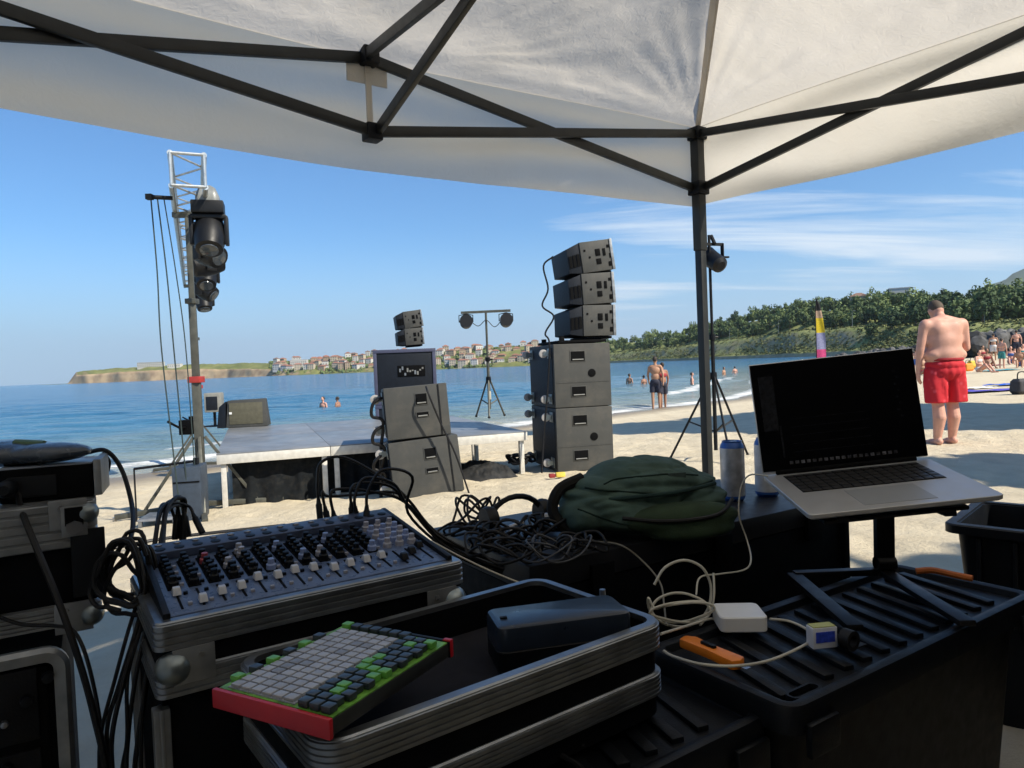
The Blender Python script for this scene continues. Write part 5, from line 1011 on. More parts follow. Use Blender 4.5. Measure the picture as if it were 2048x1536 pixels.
# white charging leads
cz = at(1362, 1196, 1.33); pts = []
for k in range(40):
    a = 2.6 - k * 2 * math.pi / 12; rr_ = 0.058 + 0.010 * math.sin(k * 0.9) ; pts.append(cz + Vector((rr_ * math.cos(a) + 0.014 * math.sin(k * 0.35), 0.02 * math.sin(k * 0.31), (rr_ * 0.92 * math.sin(a) if k < 12 else 0.4 * rr_ * math.sin(a) - 0.022) + 0.006 * math.sin(k * 0.8))))
zmin = min(p.z for p in pts)
cable('charging_cable', 'coiled cream charging cable between the tray and the tote lid', pts, 0.0026, CREAM, sub=4)
z_ = 0.656
lp = [onz(1322, 1268, 0.70), onz(1380, 1250, 0.672), onz(1420, 1238, z_), onz(1450, 1240, z_)]
cable('charging_cable', 'cream cable running from the coil to the white charger', lp, 0.0024, CREAM)
lp = [onz(1540, 1238, z_ + 0.008), onz(1580, 1243, z_), onz(1618, 1262, z_), onz(1622, 1280, z_), onz(1590, 1300, z_), onz(1535, 1322, z_), onz(1470, 1332, z_ + 0.018), onz(1400, 1328, z_ + 0.018), onz(1345, 1312, z_ + 0.004), onz(1328, 1302, z_)]
cable('charging_cable', 'cream cable looping from the charger around past the box cutter', lp, 0.0024, CREAM)
cable('charging_cable', 'thin pale cable hanging from the laptop past the cans to the cream coil', [at(1536, 952, 1.52), at(1500, 950, 1.56), at(1482, 975, 1.58), at(1478, 1030, 1.58), at(1494, 1080, 1.58), at(1502, 1120, 1.50), at(1488, 1140, 1.46), at(1440, 1148, 1.42), at(1400, 1155, 1.40), at(1392, 1190, 1.36)], 0.0018, CREAM)
cable('charging_cable', 'short upright cream cable end beside the coil', [at(1427, 1146, 1.38), at(1428, 1190, 1.36), at(1420, 1226, 1.34), at(1400, 1250, 1.30)], 0.0022, CREAM)
cable('audio_cable', 'thin grey cable running from under the backpack down to the cream coil', [onz(1180, 1082, TOPZ + 0.004), onz(1240, 1090, TOPZ + 0.004), at(1285, 1122, 1.52), at(1320, 1165, 1.44), at(1328, 1210, 1.38), at(1332, 1250, 1.30)], 0.0020, M('cable_beige', (0.17, 0.16, 0.13), 0.5))
# bottom: black lead on the lower tote
h5 = onz(1050, 1530, 0.625); 
cable('audio_cable', 'black cable curling on the lower tote at the bottom of the picture', [onz(900, 1560, 0.63), onz(930, 1505, 0.64), onz(1000, 1488, 0.632), onz(1080, 1495, 0.63), onz(1130, 1515, 0.63), onz(1165, 1545, 0.63), onz(1100, 1580, 0.63)], 0.004)
cable('audio_cable', 'second black cable crossing the lower tote at the bottom of the picture', [onz(1010, 1580, 0.63), onz(1050, 1525, 0.635), onz(1110, 1498, 0.632), onz(1168, 1490, 0.63)], 0.003)
# cables hung from the truss arm
for k in range(3):
    x = 322 + 8 * k; q = near0 + tdir * 0.25 + tper * (-0.30 + 0.05 * k) + Vector((0, 0, tz0 - 0.05)); g_ = near0 + tdir * (0.35 + 0.1 * k) + tper * (-0.20 + 0.07 * k); g_.z = gz(g_.x, g_.y) + 0.01
    mid_ = q.lerp(g_, 0.45) + Vector((-0.03 + 0.04 * k, 0, 0)); cable('tower_cable', ('left', 'middle', 'right')[k] + ' black cable hanging from the truss arm to the sand', [q, q.lerp(mid_, 0.5) + Vector((0.01, 0, 0)), mid_, mid_.lerp(g_, 0.6), g_], 0.006 if k < 2 else 0.005, M('rope_teal', (0.02, 0.035, 0.035), 0.6), 'cables hanging from the truss arm')
# cables by the stacks
q0 = Vector((RX, RYY, zt_)) + RU * 0.02
cable('speaker_cable', 'speaker cable looping down the back of the right-hand line array', [q0 + Vector((0.02, 0, 0.95)), q0 + Vector((-0.09, 0, 0.85)), q0 + Vector((-0.05, 0, 0.6)), q0 + Vector((-0.12, 0, 0.42)), q0 + Vector((0.0, 0, 0.30)), q0 + Vector((-0.10, -0.02, 0.12)), q0 + Vector((-0.06, -0.03, 0.0)), q0 + Vector((-0.10, -0.03, -0.5)), q0 + Vector((-0.16, -0.03, -1.0)), q0 + Vector((-0.20, -0.1, -zt_ + rz0 + 0.02))], 0.010)
q0 = Vector((lb.x, lb.y, lz)); cable('speaker_cable', 'black cable slanting across the front of the leaning subwoofers', [q0 + Vector((0.33, -0.02 + 0.06, 1.06)), q0 + Vector((0.36, -0.01, 0.98)), q0 + Vector((0.46, 0.02, 0.70)), q0 + Vector((0.58, 0.02, 0.42)), q0 + Vector((0.70, 0.02, 0.02))], 0.009)
for k in range(3): cable('speaker_cable', ('upper', 'middle', 'lower')[k] + ' black cable tangle plugged into the back of the leaning subwoofers', [q0 + Vector((-0.06, 0.15, 0.98 - 0.26 * k)), q0 + Vector((-0.17, 0.08, 0.93 - 0.27 * k)), q0 + Vector((-0.20, 0.10, 0.80 - 0.25 * k)), q0 + Vector((-0.10, 0.12, 0.74 - 0.25 * k)), q0 + Vector((-0.14, 0.15, 0.45 - 0.18 * k)), q0 + Vector((-0.16, 0.2, 0.02))], 0.016)
# dark tarpaulin and cable mounds between the stacks
U, V = np.meshgrid(np.linspace(0, 1, 90), np.linspace(0, 1, 50)); ta, tb = onz(905, 965, -0.1), onz(1075, 962, -0.1)
Xp = ta.x + (tb.x - ta.x) * U - 0.12 * V; Yp = ta.y + (tb.y - ta.y) * U + 0.9 * V - 0.1
edge_ = np.sin(np.pi * U) ** 0.5 * np.sin(np.pi * V) ** 0.5; Zp = gz(ta.x, ta.y + 0.3) - 0.02 + edge_ * (0.08 + 0.20 * np.clip(1 - U * 1.2, 0, 1) + 0.10 * fbm(U * 6, V * 4, 4, 3))
tag(link('black_tarpaulin', grid_mesh('black_tarpaulin', Xp, Yp, Zp, M('tarpaulin', (0.012, 0.013, 0.014), 0.7, bump=0.6, bscale=30, dust=0.08))), 'black tarpaulin heaped on the sand between the two speaker stacks', 'tarpaulin')
g_ = onz(1040, 950, -0.1); heap('thick black cable coil on the tarpaulin beside the right-hand stack', g_.x, g_.y, gz(g_.x, g_.y) + 0.10, 0.16, 5, 41, 0.014, zs=0.08)
g_ = onz(1120, 962, -0.08); sb = thing('ratchet_strap', 'yellow and red ratchet strap on the sand by the right-hand stack', 'strap', (g_.x, g_.y - 0.1, gz(g_.x, g_.y) + 0.01), 0.2)
MB().box((0, 0, 0.02), (0.10, 0.05, 0.05)).build('webbing', M('yellow_strap', (0.65, 0.50, 0.08), 0.6), sb, 0.01); MB().box((-0.09, 0, 0.015), (0.06, 0.06, 0.04)).build('buckle', M('strap_red', (0.25, 0.02, 0.02), 0.5), sb, 0.008)
# grey case, steps and bar by the tower
g_ = at(345, 990, 6.3); gb = thing('grey_equipment_box', 'grey-blue equipment box standing beside the lighting tower', 'box', (g_.x, g_.y, gz(g_.x, g_.y) - 0.01), rad(12)); hb = at(345, 935, 6.3).z - gb.location.z
MB().box((0.12, 0.15, hb / 2), (0.24, 0.3, hb - 0.01)).build('body', M('grey_blue', (0.032, 0.046, 0.068), 0.5), gb, 0.01); MB().box((0.12, -0.002, hb * 0.72), (0.22, 0.008, 0.012)).build('seam_strip', CABD, gb)
g_ = at(272, 1008, 6.1); sp_ = thing('low_step', 'low grey ribbed step lying on the sand left of the tower', 'step', (g_.x, g_.y, gz(g_.x, g_.y) - 0.01), rad(10))
MB().box((0.16, 0.16, 0.075), (0.32, 0.32, 0.02)).build('tread', M('step_grey', (0.20, 0.21, 0.23), 0.5), sp_, 0.004)
for k in range(5): MB().box((0.16, 0.03 + 0.065 * k, 0.088), (0.30, 0.02, 0.008)).build('tread_rib', ALUD, sp_)
for x in (0.02, 0.30):
    for y in (0.02, 0.30): MB().box((x, y, 0.033), (0.03, 0.03, 0.066)).build('leg', ALUD, sp_)
p0, p1 = at(268, 938, 6.5), at(392, 922, 6.5); mb = MB(); mb.tube([p0, p1], 0.012, 8); mb.box(p1, (0.04, 0.04, 0.06)); mb.tube([p0, Vector((p0.x, p0.y, gz(p0.x, p0.y) - .02))], 0.008, 8); mb.tube([p1, Vector((p1.x, p1.y, gz(p1.x, p1.y) - .02))], 0.010, 8); tag(mb.build('low_rail', BLACK), 'thin black handrail standing low in front of the tower base', 'rail')
g_ = at(200, 1052, 5.0); h_ = at(330, 1032, 5.3); cable('ground_cable', 'black cable lying straight over the lit sand at the left', [Vector((g_.x - 0.5, g_.y - 0.05, gz(g_.x, g_.y) + 0.035)), Vector((g_.x, g_.y, gz(g_.x, g_.y) + 0.035)), Vector((h_.x, h_.y, gz(h_.x, h_.y) + 0.03)), Vector((h_.x + 0.8, h_.y + 0.3, gz(h_.x, h_.y) + 0.03))], 0.013)

# ============================================================ PEOPLE
def skin_mat(name, c): return M(name, c, 0.55, var=0.10, scale=14, spec=0.35, bump=0.3, bscale=90)
SKIN = skin_mat('skin_sunburnt', (0.56, 0.30, 0.22)); SKIN2 = skin_mat('skin_tan', (0.40, 0.22, 0.14)); SKIN3 = skin_mat('skin_brown', (0.30, 0.155, 0.10))
HAIRD = M('hair_dark', (0.03, 0.02, 0.014), 0.7); HAIRB = M('hair_brown', (0.075, 0.05, 0.033), 0.75)
def hand(mb, wrist, d, side_dir, L=0.17, curl=0.25):
    """palm with four unequal bent fingers and a thumb leaving the side of the palm"""
    d = Vector(d).normalized(); s_ = Vector(side_dir).normalized(); nrm = d.cross(s_).normalized()
    palm = wrist + d * 0.085
    capsule(mb, wrist, wrist + d * 0.03, 0.026, 0.028)
    for o_ in (-0.024, -0.008, 0.008, 0.024): capsule(mb, wrist + d * 0.02 + s_ * o_ * 0.8, palm + s_ * o_, 0.014, 0.0125, 8)
    for o_, l_ in ((-0.027, 0.062), (-0.009, 0.078), (0.009, 0.084), (0.027, 0.072)):
        a = palm + s_ * o_; b = a + (d + nrm * curl).normalized() * l_ * 0.5; c = b + (d + nrm * curl * 2.4).normalized() * l_ * 0.5
        capsule(mb, a, b, 0.0098, 0.0088, 8); capsule(mb, b, c, 0.0088, 0.0075, 8)
    t0 = wrist + d * 0.035 + s_ * 0.028; t1 = t0 + (d * 0.7 + s_ * 0.7).normalized() * 0.035; t2 = t1 + (d + s_ * 0.25 + nrm * 0.3).normalized() * 0.03
    capsule(mb, t0, t1, 0.012, 0.011, 8); capsule(mb, t1, t2, 0.011, 0.0085, 8)
# ---- man in red shorts, seen from behind, head bowed
mp_ = at(1895, 888, 8.35); mzg = gz(mp_.x, mp_.y) - 0.012
man = thing('person', 'bare-chested person in red shorts standing with head bowed, back turned', 'person', (mp_.x, mp_.y, mzg), rad(3))
mb = MB()
# local frame: back faces -y, right hand at +x
for sx, fy, kx in ((-1, 0.0, -0.105), (1, 0.05, 0.105)):
    an = Vector((kx * 1.02, fy + 0.02, 0.09)); kn_ = Vector((kx * 1.0, fy + 0.0, 0.49)); hp_ = Vector((kx * 0.98, 0.02, 0.92))
    capsule(mb, an, Vector((kx, fy - 0.025, 0.33)), 0.045, 0.072); capsule(mb, Vector((kx, fy - 0.022, 0.33)), kn_, 0.072, 0.064); capsule(mb, kn_, hp_, 0.068, 0.115)
    capsule(mb, an + Vector((0, -0.035, -0.045)), an + Vector((0.012 * sx, 0.10, -0.058)), 0.042, 0.036); capsule(mb, an + Vector((0.012 * sx, 0.10, -0.06)), an + Vector((0.018 * sx, 0.17, -0.066)), 0.034, 0.024)
    for q in range(4): capsule(mb, an + Vector((0.018 * sx - 0.02 + 0.014 * q, 0.15, -0.070)), an + Vector((0.018 * sx - 0.022 + 0.015 * q, 0.195 - 0.006 * abs(q - 1), -0.074)), 0.012, 0.010, 8)
mb.ell((0, 0.02, 0.94), (0.205, 0.165, 0.14), 20, 12)           # hips
mb.ell((0, 0.045, 1.07), (0.225, 0.20, 0.15), 20, 12)           # belly and flanks
mb.ell((-0.17, 0.0, 1.06), (0.075, 0.12, 0.075), 12, 8); mb.ell((0.17, 0.0, 1.06), (0.075, 0.12, 0.075), 12, 8)
mb.ell((0, 0.03, 1.22), (0.215, 0.165, 0.17), 20, 12)
mb.ell((0, 0.035, 1.36), (0.215, 0.135, 0.13), 20, 12)
mb.ell((-0.09, -0.035, 1.36), (0.10, 0.075, 0.11), 14, 10); mb.ell((0.09, -0.035, 1.36), (0.10, 0.075, 0.11), 14, 10)   # shoulder blades
capsule(mb, (-0.17, 0.02, 1.43), (0.0, 0.03, 1.475), 0.062, 0.068); capsule(mb, (0.17, 0.02, 1.43), (0.0, 0.03, 1.475), 0.062, 0.068)
mb.ell((-0.215, 0.02, 1.41), (0.075, 0.075, 0.08), 14, 10); mb.ell((0.215, 0.02, 1.41), (0.075, 0.075, 0.08), 14, 10)
capsule(mb, (0, 0.04, 1.45), (0.0, 0.11, 1.55), 0.066, 0.058)    # neck, bent forward
hd = Vector((0.0, 0.155, 1.60)); rt = Matrix.Rotation(rad(-36), 3, 'X')
mb.ell(hd, (0.076, 0.096, 0.112), 18, 12, rt); mb.ell(hd + rt @ Vector((0, 0.045, -0.055)), (0.055, 0.06, 0.062), 14, 10, rt)   # skull and jaw
mb.ell(hd + rt @ Vector((0, 0.105, -0.02)), (0.012, 0.018, 0.022), 8, 6, rt)
for sx in (-1, 1): mb.ell(hd + rt @ Vector((0.078 * sx, 0.0, -0.012)), (0.012, 0.020, 0.032), 10, 8, rt)
# left arm hanging, slightly away from the body; right arm bent forward
el = Vector((-0.285, 0.03, 1.13)); wr = Vector((-0.285, 0.075, 0.885)); capsule(mb, (-0.235, 0.02, 1.40), el, 0.060, 0.047); capsule(mb, el, wr, 0.046, 0.030); hand(mb, wr, (0.03, 0.06, -1), (0, 1, 0.05))
el = Vector((0.275, 0.03, 1.14)); wr = Vector((0.20, 0.24, 1.03)); capsule(mb, (0.235, 0.02, 1.40), el, 0.060, 0.047); capsule(mb, el, wr, 0.046, 0.030); hand(mb, wr, (-0.5, 0.6, 0.1), (0, 0.1, 1))
bd = organic('body', mb, SKIN, 0.0085, man, 3)
me = bd.data; nv = len(me.vertices); co = np.zeros(nv * 3); me.vertices.foreach_get('co', co); co = co.reshape(-1, 3); ed = np.zeros(len(me.edges) * 2, int); me.edges.foreach_get('vertices', ed); ed = ed.reshape(-1, 2)
msk = (sstep(0.80, 0.95, co[:, 2]) * sstep(1.50, 1.40, co[:, 2]) * sstep(0.27, 0.20, np.abs(co[:, 0])))[:, None] * 0.9; deg = np.bincount(ed.ravel(), minlength=nv)[:, None]
for _ in range(60):
    s_ = np.zeros_like(co); np.add.at(s_, ed[:, 0], co[ed[:, 1]]); np.add.at(s_, ed[:, 1], co[ed[:, 0]]); co = co + msk * (s_ / deg - co)
me.vertices.foreach_set('co', co.ravel()); me.update()
mb = MB(); mb.ell((0, 0.02, 0.945), (0.222, 0.183, 0.10), 22, 12); mb.ell((0, 0.02, 0.87), (0.226, 0.180, 0.12), 22, 12)
for kx, fy in ((-0.105, 0.0), (0.105, 0.03)): mb.tube([(kx, 0.02, 0.90), (kx * 1.12, fy * 0.5 + 0.01, 0.74), (kx * 1.22, fy + 0.0, 0.505), (kx * 1.22, fy, 0.502)], [0.128, 0.130, 0.122, 0.116], 20)
m_, t_, b_ = bsdf('red_floral'); tcx = N(t_, 'ShaderNodeTexCoord'); vr = N(t_, 'ShaderNodeTexVoronoi'); vr.inputs['Scale'].default_value = 11; t_.links.new(tcx.outputs['Object'], vr.inputs['Vector'])
crx = N(t_, 'ShaderNodeValToRGB'); crx.color_ramp.elements[0].position = 0.12; crx.color_ramp.elements[0].color = (0.62, 0.05, 0.07, 1); crx.color_ramp.elements[1].position = 0.3; crx.color_ramp.elements[1].color = (0.50, 0.008, 0.018, 1); t_.links.new(vr.outputs['Distance'], crx.inputs[0]); t_.links.new(crx.outputs[0], b_.inputs['Base Color']); b_.inputs['Roughness'].default_value = 0.8
sh = organic('shorts', mb, m_, 0.010, man, 2)
me = sh.data; co = np.zeros(len(me.vertices) * 3); me.vertices.foreach_get('co', co); co = co.reshape(-1, 3); an = np.arctan2(co[:, 1], co[:, 0]); kk = sstep(0.98, 0.66, co[:, 2])
rad_ = 0.010 * kk * np.sin(an * 11 + co[:, 2] * 9) + 0.006 * fbm(an * 3, co[:, 2] * 14, 3, 4); co[:, 0] += np.cos(an) * rad_; co[:, 1] += np.sin(an) * rad_; me.vertices.foreach_set('co', co.ravel()); me.update()
mb = MB(); mb.lathe([(0.2, 0.0), (0.206, 0.012), (0.2, 0.03)], 28); mb.v = [(x * 1.03, y * 0.88 + 0.022, z + 0.995) for x, y, z in mb.v]; mb.build('waistband', M('waistband_red', (0.30, 0.006, 0.012), 0.8), sh)
mb = MB(); mb.ell(hd + rt @ Vector((0, -0.012, 0.018)), (0.081, 0.093, 0.103), 18, 12, rt); mb.v = [v for v in mb.v]; organic('hair', mb, HAIRB, 0.010, man, 2)
# ---- smaller people, standing or wading
def person(label, p, z, h, rz, skin, wear, hair=HAIRD, pose='stand', group=None, top=None, cut=0.0):
    r = thing('person', label, 'person', (p.x, p.y, z), rz, group); k = h / 1.72; mb = MB()
    V_ = lambda x, y, zz: Vector((x * k, y * k, zz * k))
    if pose == 'sit':
        zs = -0.72
        for sx in (-1, 1): capsule(mb, V_(0.09 * sx, 0.0, 0.10), V_(0.12 * sx, -0.38, 0.34), 0.075 * k, 0.055 * k, 10); capsule(mb, V_(0.12 * sx, -0.38, 0.34), V_(0.10 * sx, -0.62, 0.05), 0.052 * k, 0.036 * k, 10); capsule(mb, V_(0.10 * sx, -0.62, 0.04), V_(0.10 * sx, -0.78, 0.03), 0.035 * k, 0.025 * k, 8)
    else:
        zs = 0.0
        for sx in (-1, 1):
            st = 0.07 * sx if pose == 'walk' else 0.02 * sx
            capsule(mb, V_(0.095 * sx, st, 0.07), V_(0.095 * sx, 0.6 * st, 0.48), 0.038 * k, 0.056 * k, 10); capsule(mb, V_(0.095 * sx, 0.6 * st, 0.48), V_(0.09 * sx, 0, 0.86), 0.056 * k, 0.085 * k, 10); capsule(mb, V_(0.095 * sx, st - 0.02, 0.035), V_(0.10 * sx, st - 0.17, 0.025), 0.032 * k, 0.022 * k, 8)
    b0 = 0.90 + zs
    mb.ell(V_(0, 0, b0), tuple(k * q for q in (0.165, 0.12, 0.12)), 16, 10); mb.ell(V_(0, 0.0, b0 + 0.17), tuple(k * q for q in (0.145, 0.105, 0.15)), 16, 10); mb.ell(V_(0, 0.0, b0 + 0.37), tuple(k * q for q in (0.175, 0.11, 0.15)), 16, 10)
    capsule(mb, V_(-0.15, 0, b0 + 0.50), V_(0.15, 0, b0 + 0.50), 0.055 * k, 0.055 * k, 10); capsule(mb, V_(0, 0, b0 + 0.5), V_(0, -0.015, b0 + 0.63), 0.05 * k, 0.048 * k, 10)
    mb.ell(V_(0, -0.02, b0 + 0.71), tuple(k * q for q in (0.072, 0.088, 0.11)), 14, 10); mb.ell(V_(0, -0.105, b0 + 0.70), tuple(k * q for q in (0.012, 0.016, 0.02)), 8, 6)
    for sx in (-1, 1):
        if pose == 'sit': e_ = V_(0.25 * sx, -0.06, b0 + 0.24); w_ = V_(0.16 * sx, -0.28, b0 + 0.16)
        elif pose == 'walk': e_ = V_(0.25 * sx, -0.06 * sx, b0 + 0.24); w_ = V_(0.25 * sx, -0.15 * sx - 0.08, b0 + 0.02)
        else: e_ = V_(0.24 * sx, 0.0, b0 + 0.23); w_ = V_(0.24 * sx, -0.06, b0 - 0.01)
        capsule(mb, V_(0.185 * sx, 0, b0 + 0.48), e_, 0.048 * k, 0.038 * k, 10); capsule(mb, e_, w_, 0.037 * k, 0.026 * k, 10)
        dd = (w_ - e_).normalized(); capsule(mb, w_, w_ + dd * 0.09 * k, 0.028 * k, 0.026 * k, 8)
        for q in range(4): o_ = Vector((0, (q - 1.5) * 0.016 * k, 0)); capsule(mb, w_ + dd * 0.08 * k + o_, w_ + dd * (0.155 - 0.01 * abs(q - 1.5)) * k + o_, 0.0095 * k, 0.008 * k, 6)
        capsule(mb, w_ + dd * 0.04 * k, w_ + dd * 0.09 * k + Vector((0, -0.045 * k, 0)), 0.011 * k, 0.009 * k, 6)
    organic('body', mb, skin, 0.014 * k, r, 2)
    w2 = MB()
    if wear is not None:
        w2.ell(V_(0, 0, b0), tuple(k * q for q in (0.178, 0.133, 0.125)), 18, 10)
        if pose != 'sit':
            for sx in (-1, 1): w2.tube([V_(0.09 * sx, 0, b0 - 0.02), V_(0.097 * sx, 0.0, b0 - 0.2), V_(0.10 * sx, 0.01 * sx, b0 - 0.34)], [0.10 * k, 0.102 * k, 0.095 * k], 14)
        organic('swimwear', w2, wear, 0.016 * k, r, 1)
    if top is not None:
        w3 = MB(); w3.ell(V_(0, 0, b0 + 0.36), tuple(k * q for q in (0.186, 0.122, 0.12)), 16, 10); organic('top', w3, top, 0.016 * k, r, 1)
    h_ = MB(); h_.ell(V_(0, 0.005, b0 + 0.735), tuple(k * q for q in (0.078, 0.090, 0.098)), 14, 10); organic('hair', h_, hair, 0.014 * k, r, 1)
    return r
NAVY = M('swim_navy', (0.02, 0.022, 0.04), 0.8); REDS = M('swim_red', (0.30, 0.03, 0.04), 0.8); TEAL = M('swim_teal', (0.04, 0.22, 0.22), 0.8); WHITES = M('swim_white', (0.6, 0.58, 0.56), 0.8); BLUES = M('swim_blue', (0.05, 0.12, 0.35), 0.8)
p = onz(1313, 818, -0.42); person('bather in dark shorts standing at the edge of the waves', p, -0.45, 1.70, rad(160), SKIN2, NAVY, pose='walk')
p = onz(1327, 816, -0.42); person('shorter bather close beside the one in dark shorts at the water edge', p, -0.45, 1.50, rad(200), SKIN3, NAVY, top=REDS)
for lbl, px, py, d, hh, sk in (('bather waist deep in the water right of the pair at the edge', 1384, 766, 40, 1.7, SKIN), ('bather low in the water left of the pair at the edge', 1259, 764, 44, 1.7, SKIN2), ('bather between the low bather and the pair at the edge', 1288, 766, 42, 1.5, SKIN3), ('bather deep in the water just right of the gazebo leg', 1448, 752, 60, 1.7, SKIN2), ('bather deep in the water nearest to the laptop screen', 1470, 750, 64, 1.6, SKIN), ('swimmer with pale head out in the bay left of the far stack', 646, 797, 33, 1.7, SKIN), ('second swimmer to the right in the bay left of the far stack', 675, 798, 33, 1.6, SKIN3)):
    q = at(px, py, d); sub_ = 0.95 if d < 50 and 'swim' not in lbl else (1.25 if 'swim' in lbl else 1.0)
    person(lbl, q, WATER_Z - sub_ * hh / 1.7, hh, rnd.uniform(0, 6), sk, NAVY if sk is SKIN else REDS)
def beach(px, py, d): q = at(px, py, d); return Vector((q.x, q.y, 0)), gz(q.x, q.y)
for lbl, px, d, pose, hh, sk, we, tp_ in (('person in teal swimwear standing among the sunbathers at the right', 2004, 34, 'stand', 1.45, SKIN, TEAL, None), ('seated person in dark top left of the standing sunbather', 1974, 35, 'sit', 1.7, SKIN3, NAVY, REDS), ('seated person at the right edge among the sunbathers', 2040, 34, 'sit', 1.7, SKIN2, BLUES, None), ('seated person in white right beside the person in red shorts', 1958, 31, 'sit', 1.7, SKIN, WHITES, WHITES), ('seated person seen just left of the person in red shorts', 1846, 33, 'sit', 1.7, SKIN2, REDS, None), ('seated person in blue on the sand behind the standing sunbather', 2022, 38, 'sit', 1.7, SKIN, BLUES, BLUES), ('standing person in white far behind the sunbathers near the rocks', 1988, 44, 'stand', 1.7, SKIN2, WHITES, WHITES), ('standing person in dark shorts near the rocks at the right edge', 2034, 45, 'walk', 1.75, SKIN, NAVY, None), ('seated person in red at the foot of the rocks behind the sunbathers', 1966, 44, 'sit', 1.7, SKIN2, REDS, REDS), ('seated person in teal at the foot of the rocks at the right edge', 2046, 41, 'sit', 1.7, SKIN, TEAL, TEAL), ('child standing left of the person in red shorts near the water', 1832, 37, 'stand', 1.2, SKIN, BLUES, None)):
    q, zz = beach(px, 740, d); person(lbl, q, zz, hh, rnd.uniform(-0.8, 0.8) + (0 if pose == 'sit' else 2.5), sk, we, pose=pose, top=tp_)
# towels and bags on the beach
tw = [('long blue beach mat at the near side of the sunbathers', 1985, 781, 2.6, 0.7, (0.10, 0.09, 0.40)), ('bright blue towel on the sand at the right edge', 2030, 768, 1.4, 0.8, (0.04, 0.12, 0.50)), ('white towel beside the person in red shorts', 1950, 775, 0.9, 0.6, (0.7, 0.69, 0.66)), ('orange towel behind the person in red shorts', 1948, 738, 1.4, 0.9, (0.75, 0.30, 0.03)), ('teal towel under the standing sunbather', 2000, 742, 1.7, 1.0, (0.06, 0.25, 0.30)), ('dark red towel under the seated people', 1970, 735, 1.6, 1.0, (0.22, 0.03, 0.06))]
for lbl, px, py, L_, W_, c in tw:
    q = onz(px, py, 0.03); U, V = np.meshgrid(np.linspace(-1, 1, 24), np.linspace(-1, 1, 14)); z = np.full(U.shape, gz(q.x, q.y) + 0.03) + 0.03 * fbm(U * 3, V * 3, 3, int(px)); 
    zz_, _ = sand_z(q.x + U * L_ / 2, q.y + V * W_ / 2); tag(link('beach_towel', grid_mesh('beach_towel', q.x + U * L_ / 2, q.y + V * W_ / 2, zz_ + 0.045 + 0.03 * fbm(U * 3, V * 3, 3, int(px)), M('towel', c, 0.95, spec=0.1, var=0.2))), lbl, 'towel')
for lbl, px, py, c in (('yellow beach bag beside the orange towel', 1945, 728, (0.60, 0.42, 0.05)), ('orange float lying next to the yellow beach bag', 1936, 733, (0.8, 0.25, 0.02)), ('dark cooler bag at the right edge of the beach', 2044, 778, (0.03, 0.03, 0.035))):
    q = onz(px, py + 8, 0.05); r = thing('beach_bag', lbl, 'bag', (q.x, q.y, gz(q.x, q.y)), 0.3); mb = MB(); mb.rloft(0.5, 0.3, 0.08, [(0.06, 0), (0, 0.08), (0.02, 0.3), (0.08, 0.36)], True, True); mb.build('body', M('bag_c', c, 0.7), r); mb = MB(); mb.tube(crom([(-0.14, 0, 0.34), (-0.1, 0, 0.5), (0.1, 0, 0.5), (0.14, 0, 0.34)]), 0.014, 6); mb.build('handle', BLACK, r)
# feather flag
fq = at(1640, 745, 30); fz_ = gz(fq.x, fq.y); ff = thing('feather_flag', 'tall feather flag banded black, yellow, white and pink on the beach', 'flag', (fq.x, fq.y, fz_), rad(-8)); FH = at(1634, 592, 30).z - fz_
mb = MB(); mb.tube([(-0.12, 0, 0), (-0.12, 0, FH * 0.8), (-0.07, 0, FH)], [0.022, 0.016, 0.008], 8); mb.build('pole', BLACK, ff); mb = MB(); mb.lathe([(0.3, 0), (0.3, 0.04), (0.05, 0.08)], 16, (-0.12, 0, 0)); mb.build('base', BLACK, ff)
bands = [(0.16, 0.30, (0.35, 0.04, 0.14)), (0.30, 0.42, (0.45, 0.06, 0.17)), (0.42, 0.60, (0.22, 0.23, 0.36)), (0.60, 0.76, (0.50, 0.38, 0.03)), (0.76, 0.84, (0.35, 0.25, 0.18)), (0.84, 0.985, (0.02, 0.02, 0.022))]
for a, b, c in bands:
    U, V = np.meshgrid(np.linspace(0, 1, 14), np.linspace(0, 1, 12)); hh = a + (b - a) * V; wd = 0.46 * np.sqrt(np.clip((1.0 - hh) / 0.5, 0, 1)) * sstep(1.0, 0.9, hh) * 0.75 + 0.03
    for sgn in (1,):
        Xp = -0.10 + wd * U; Yp = 0.03 * np.sin(U * 5 + hh * 9) * U; link('flag_panel', grid_mesh('flag_panel', Xp, Yp, FH * hh, M('flag_cloth', c, 0.8, spec=0.1)), ff)

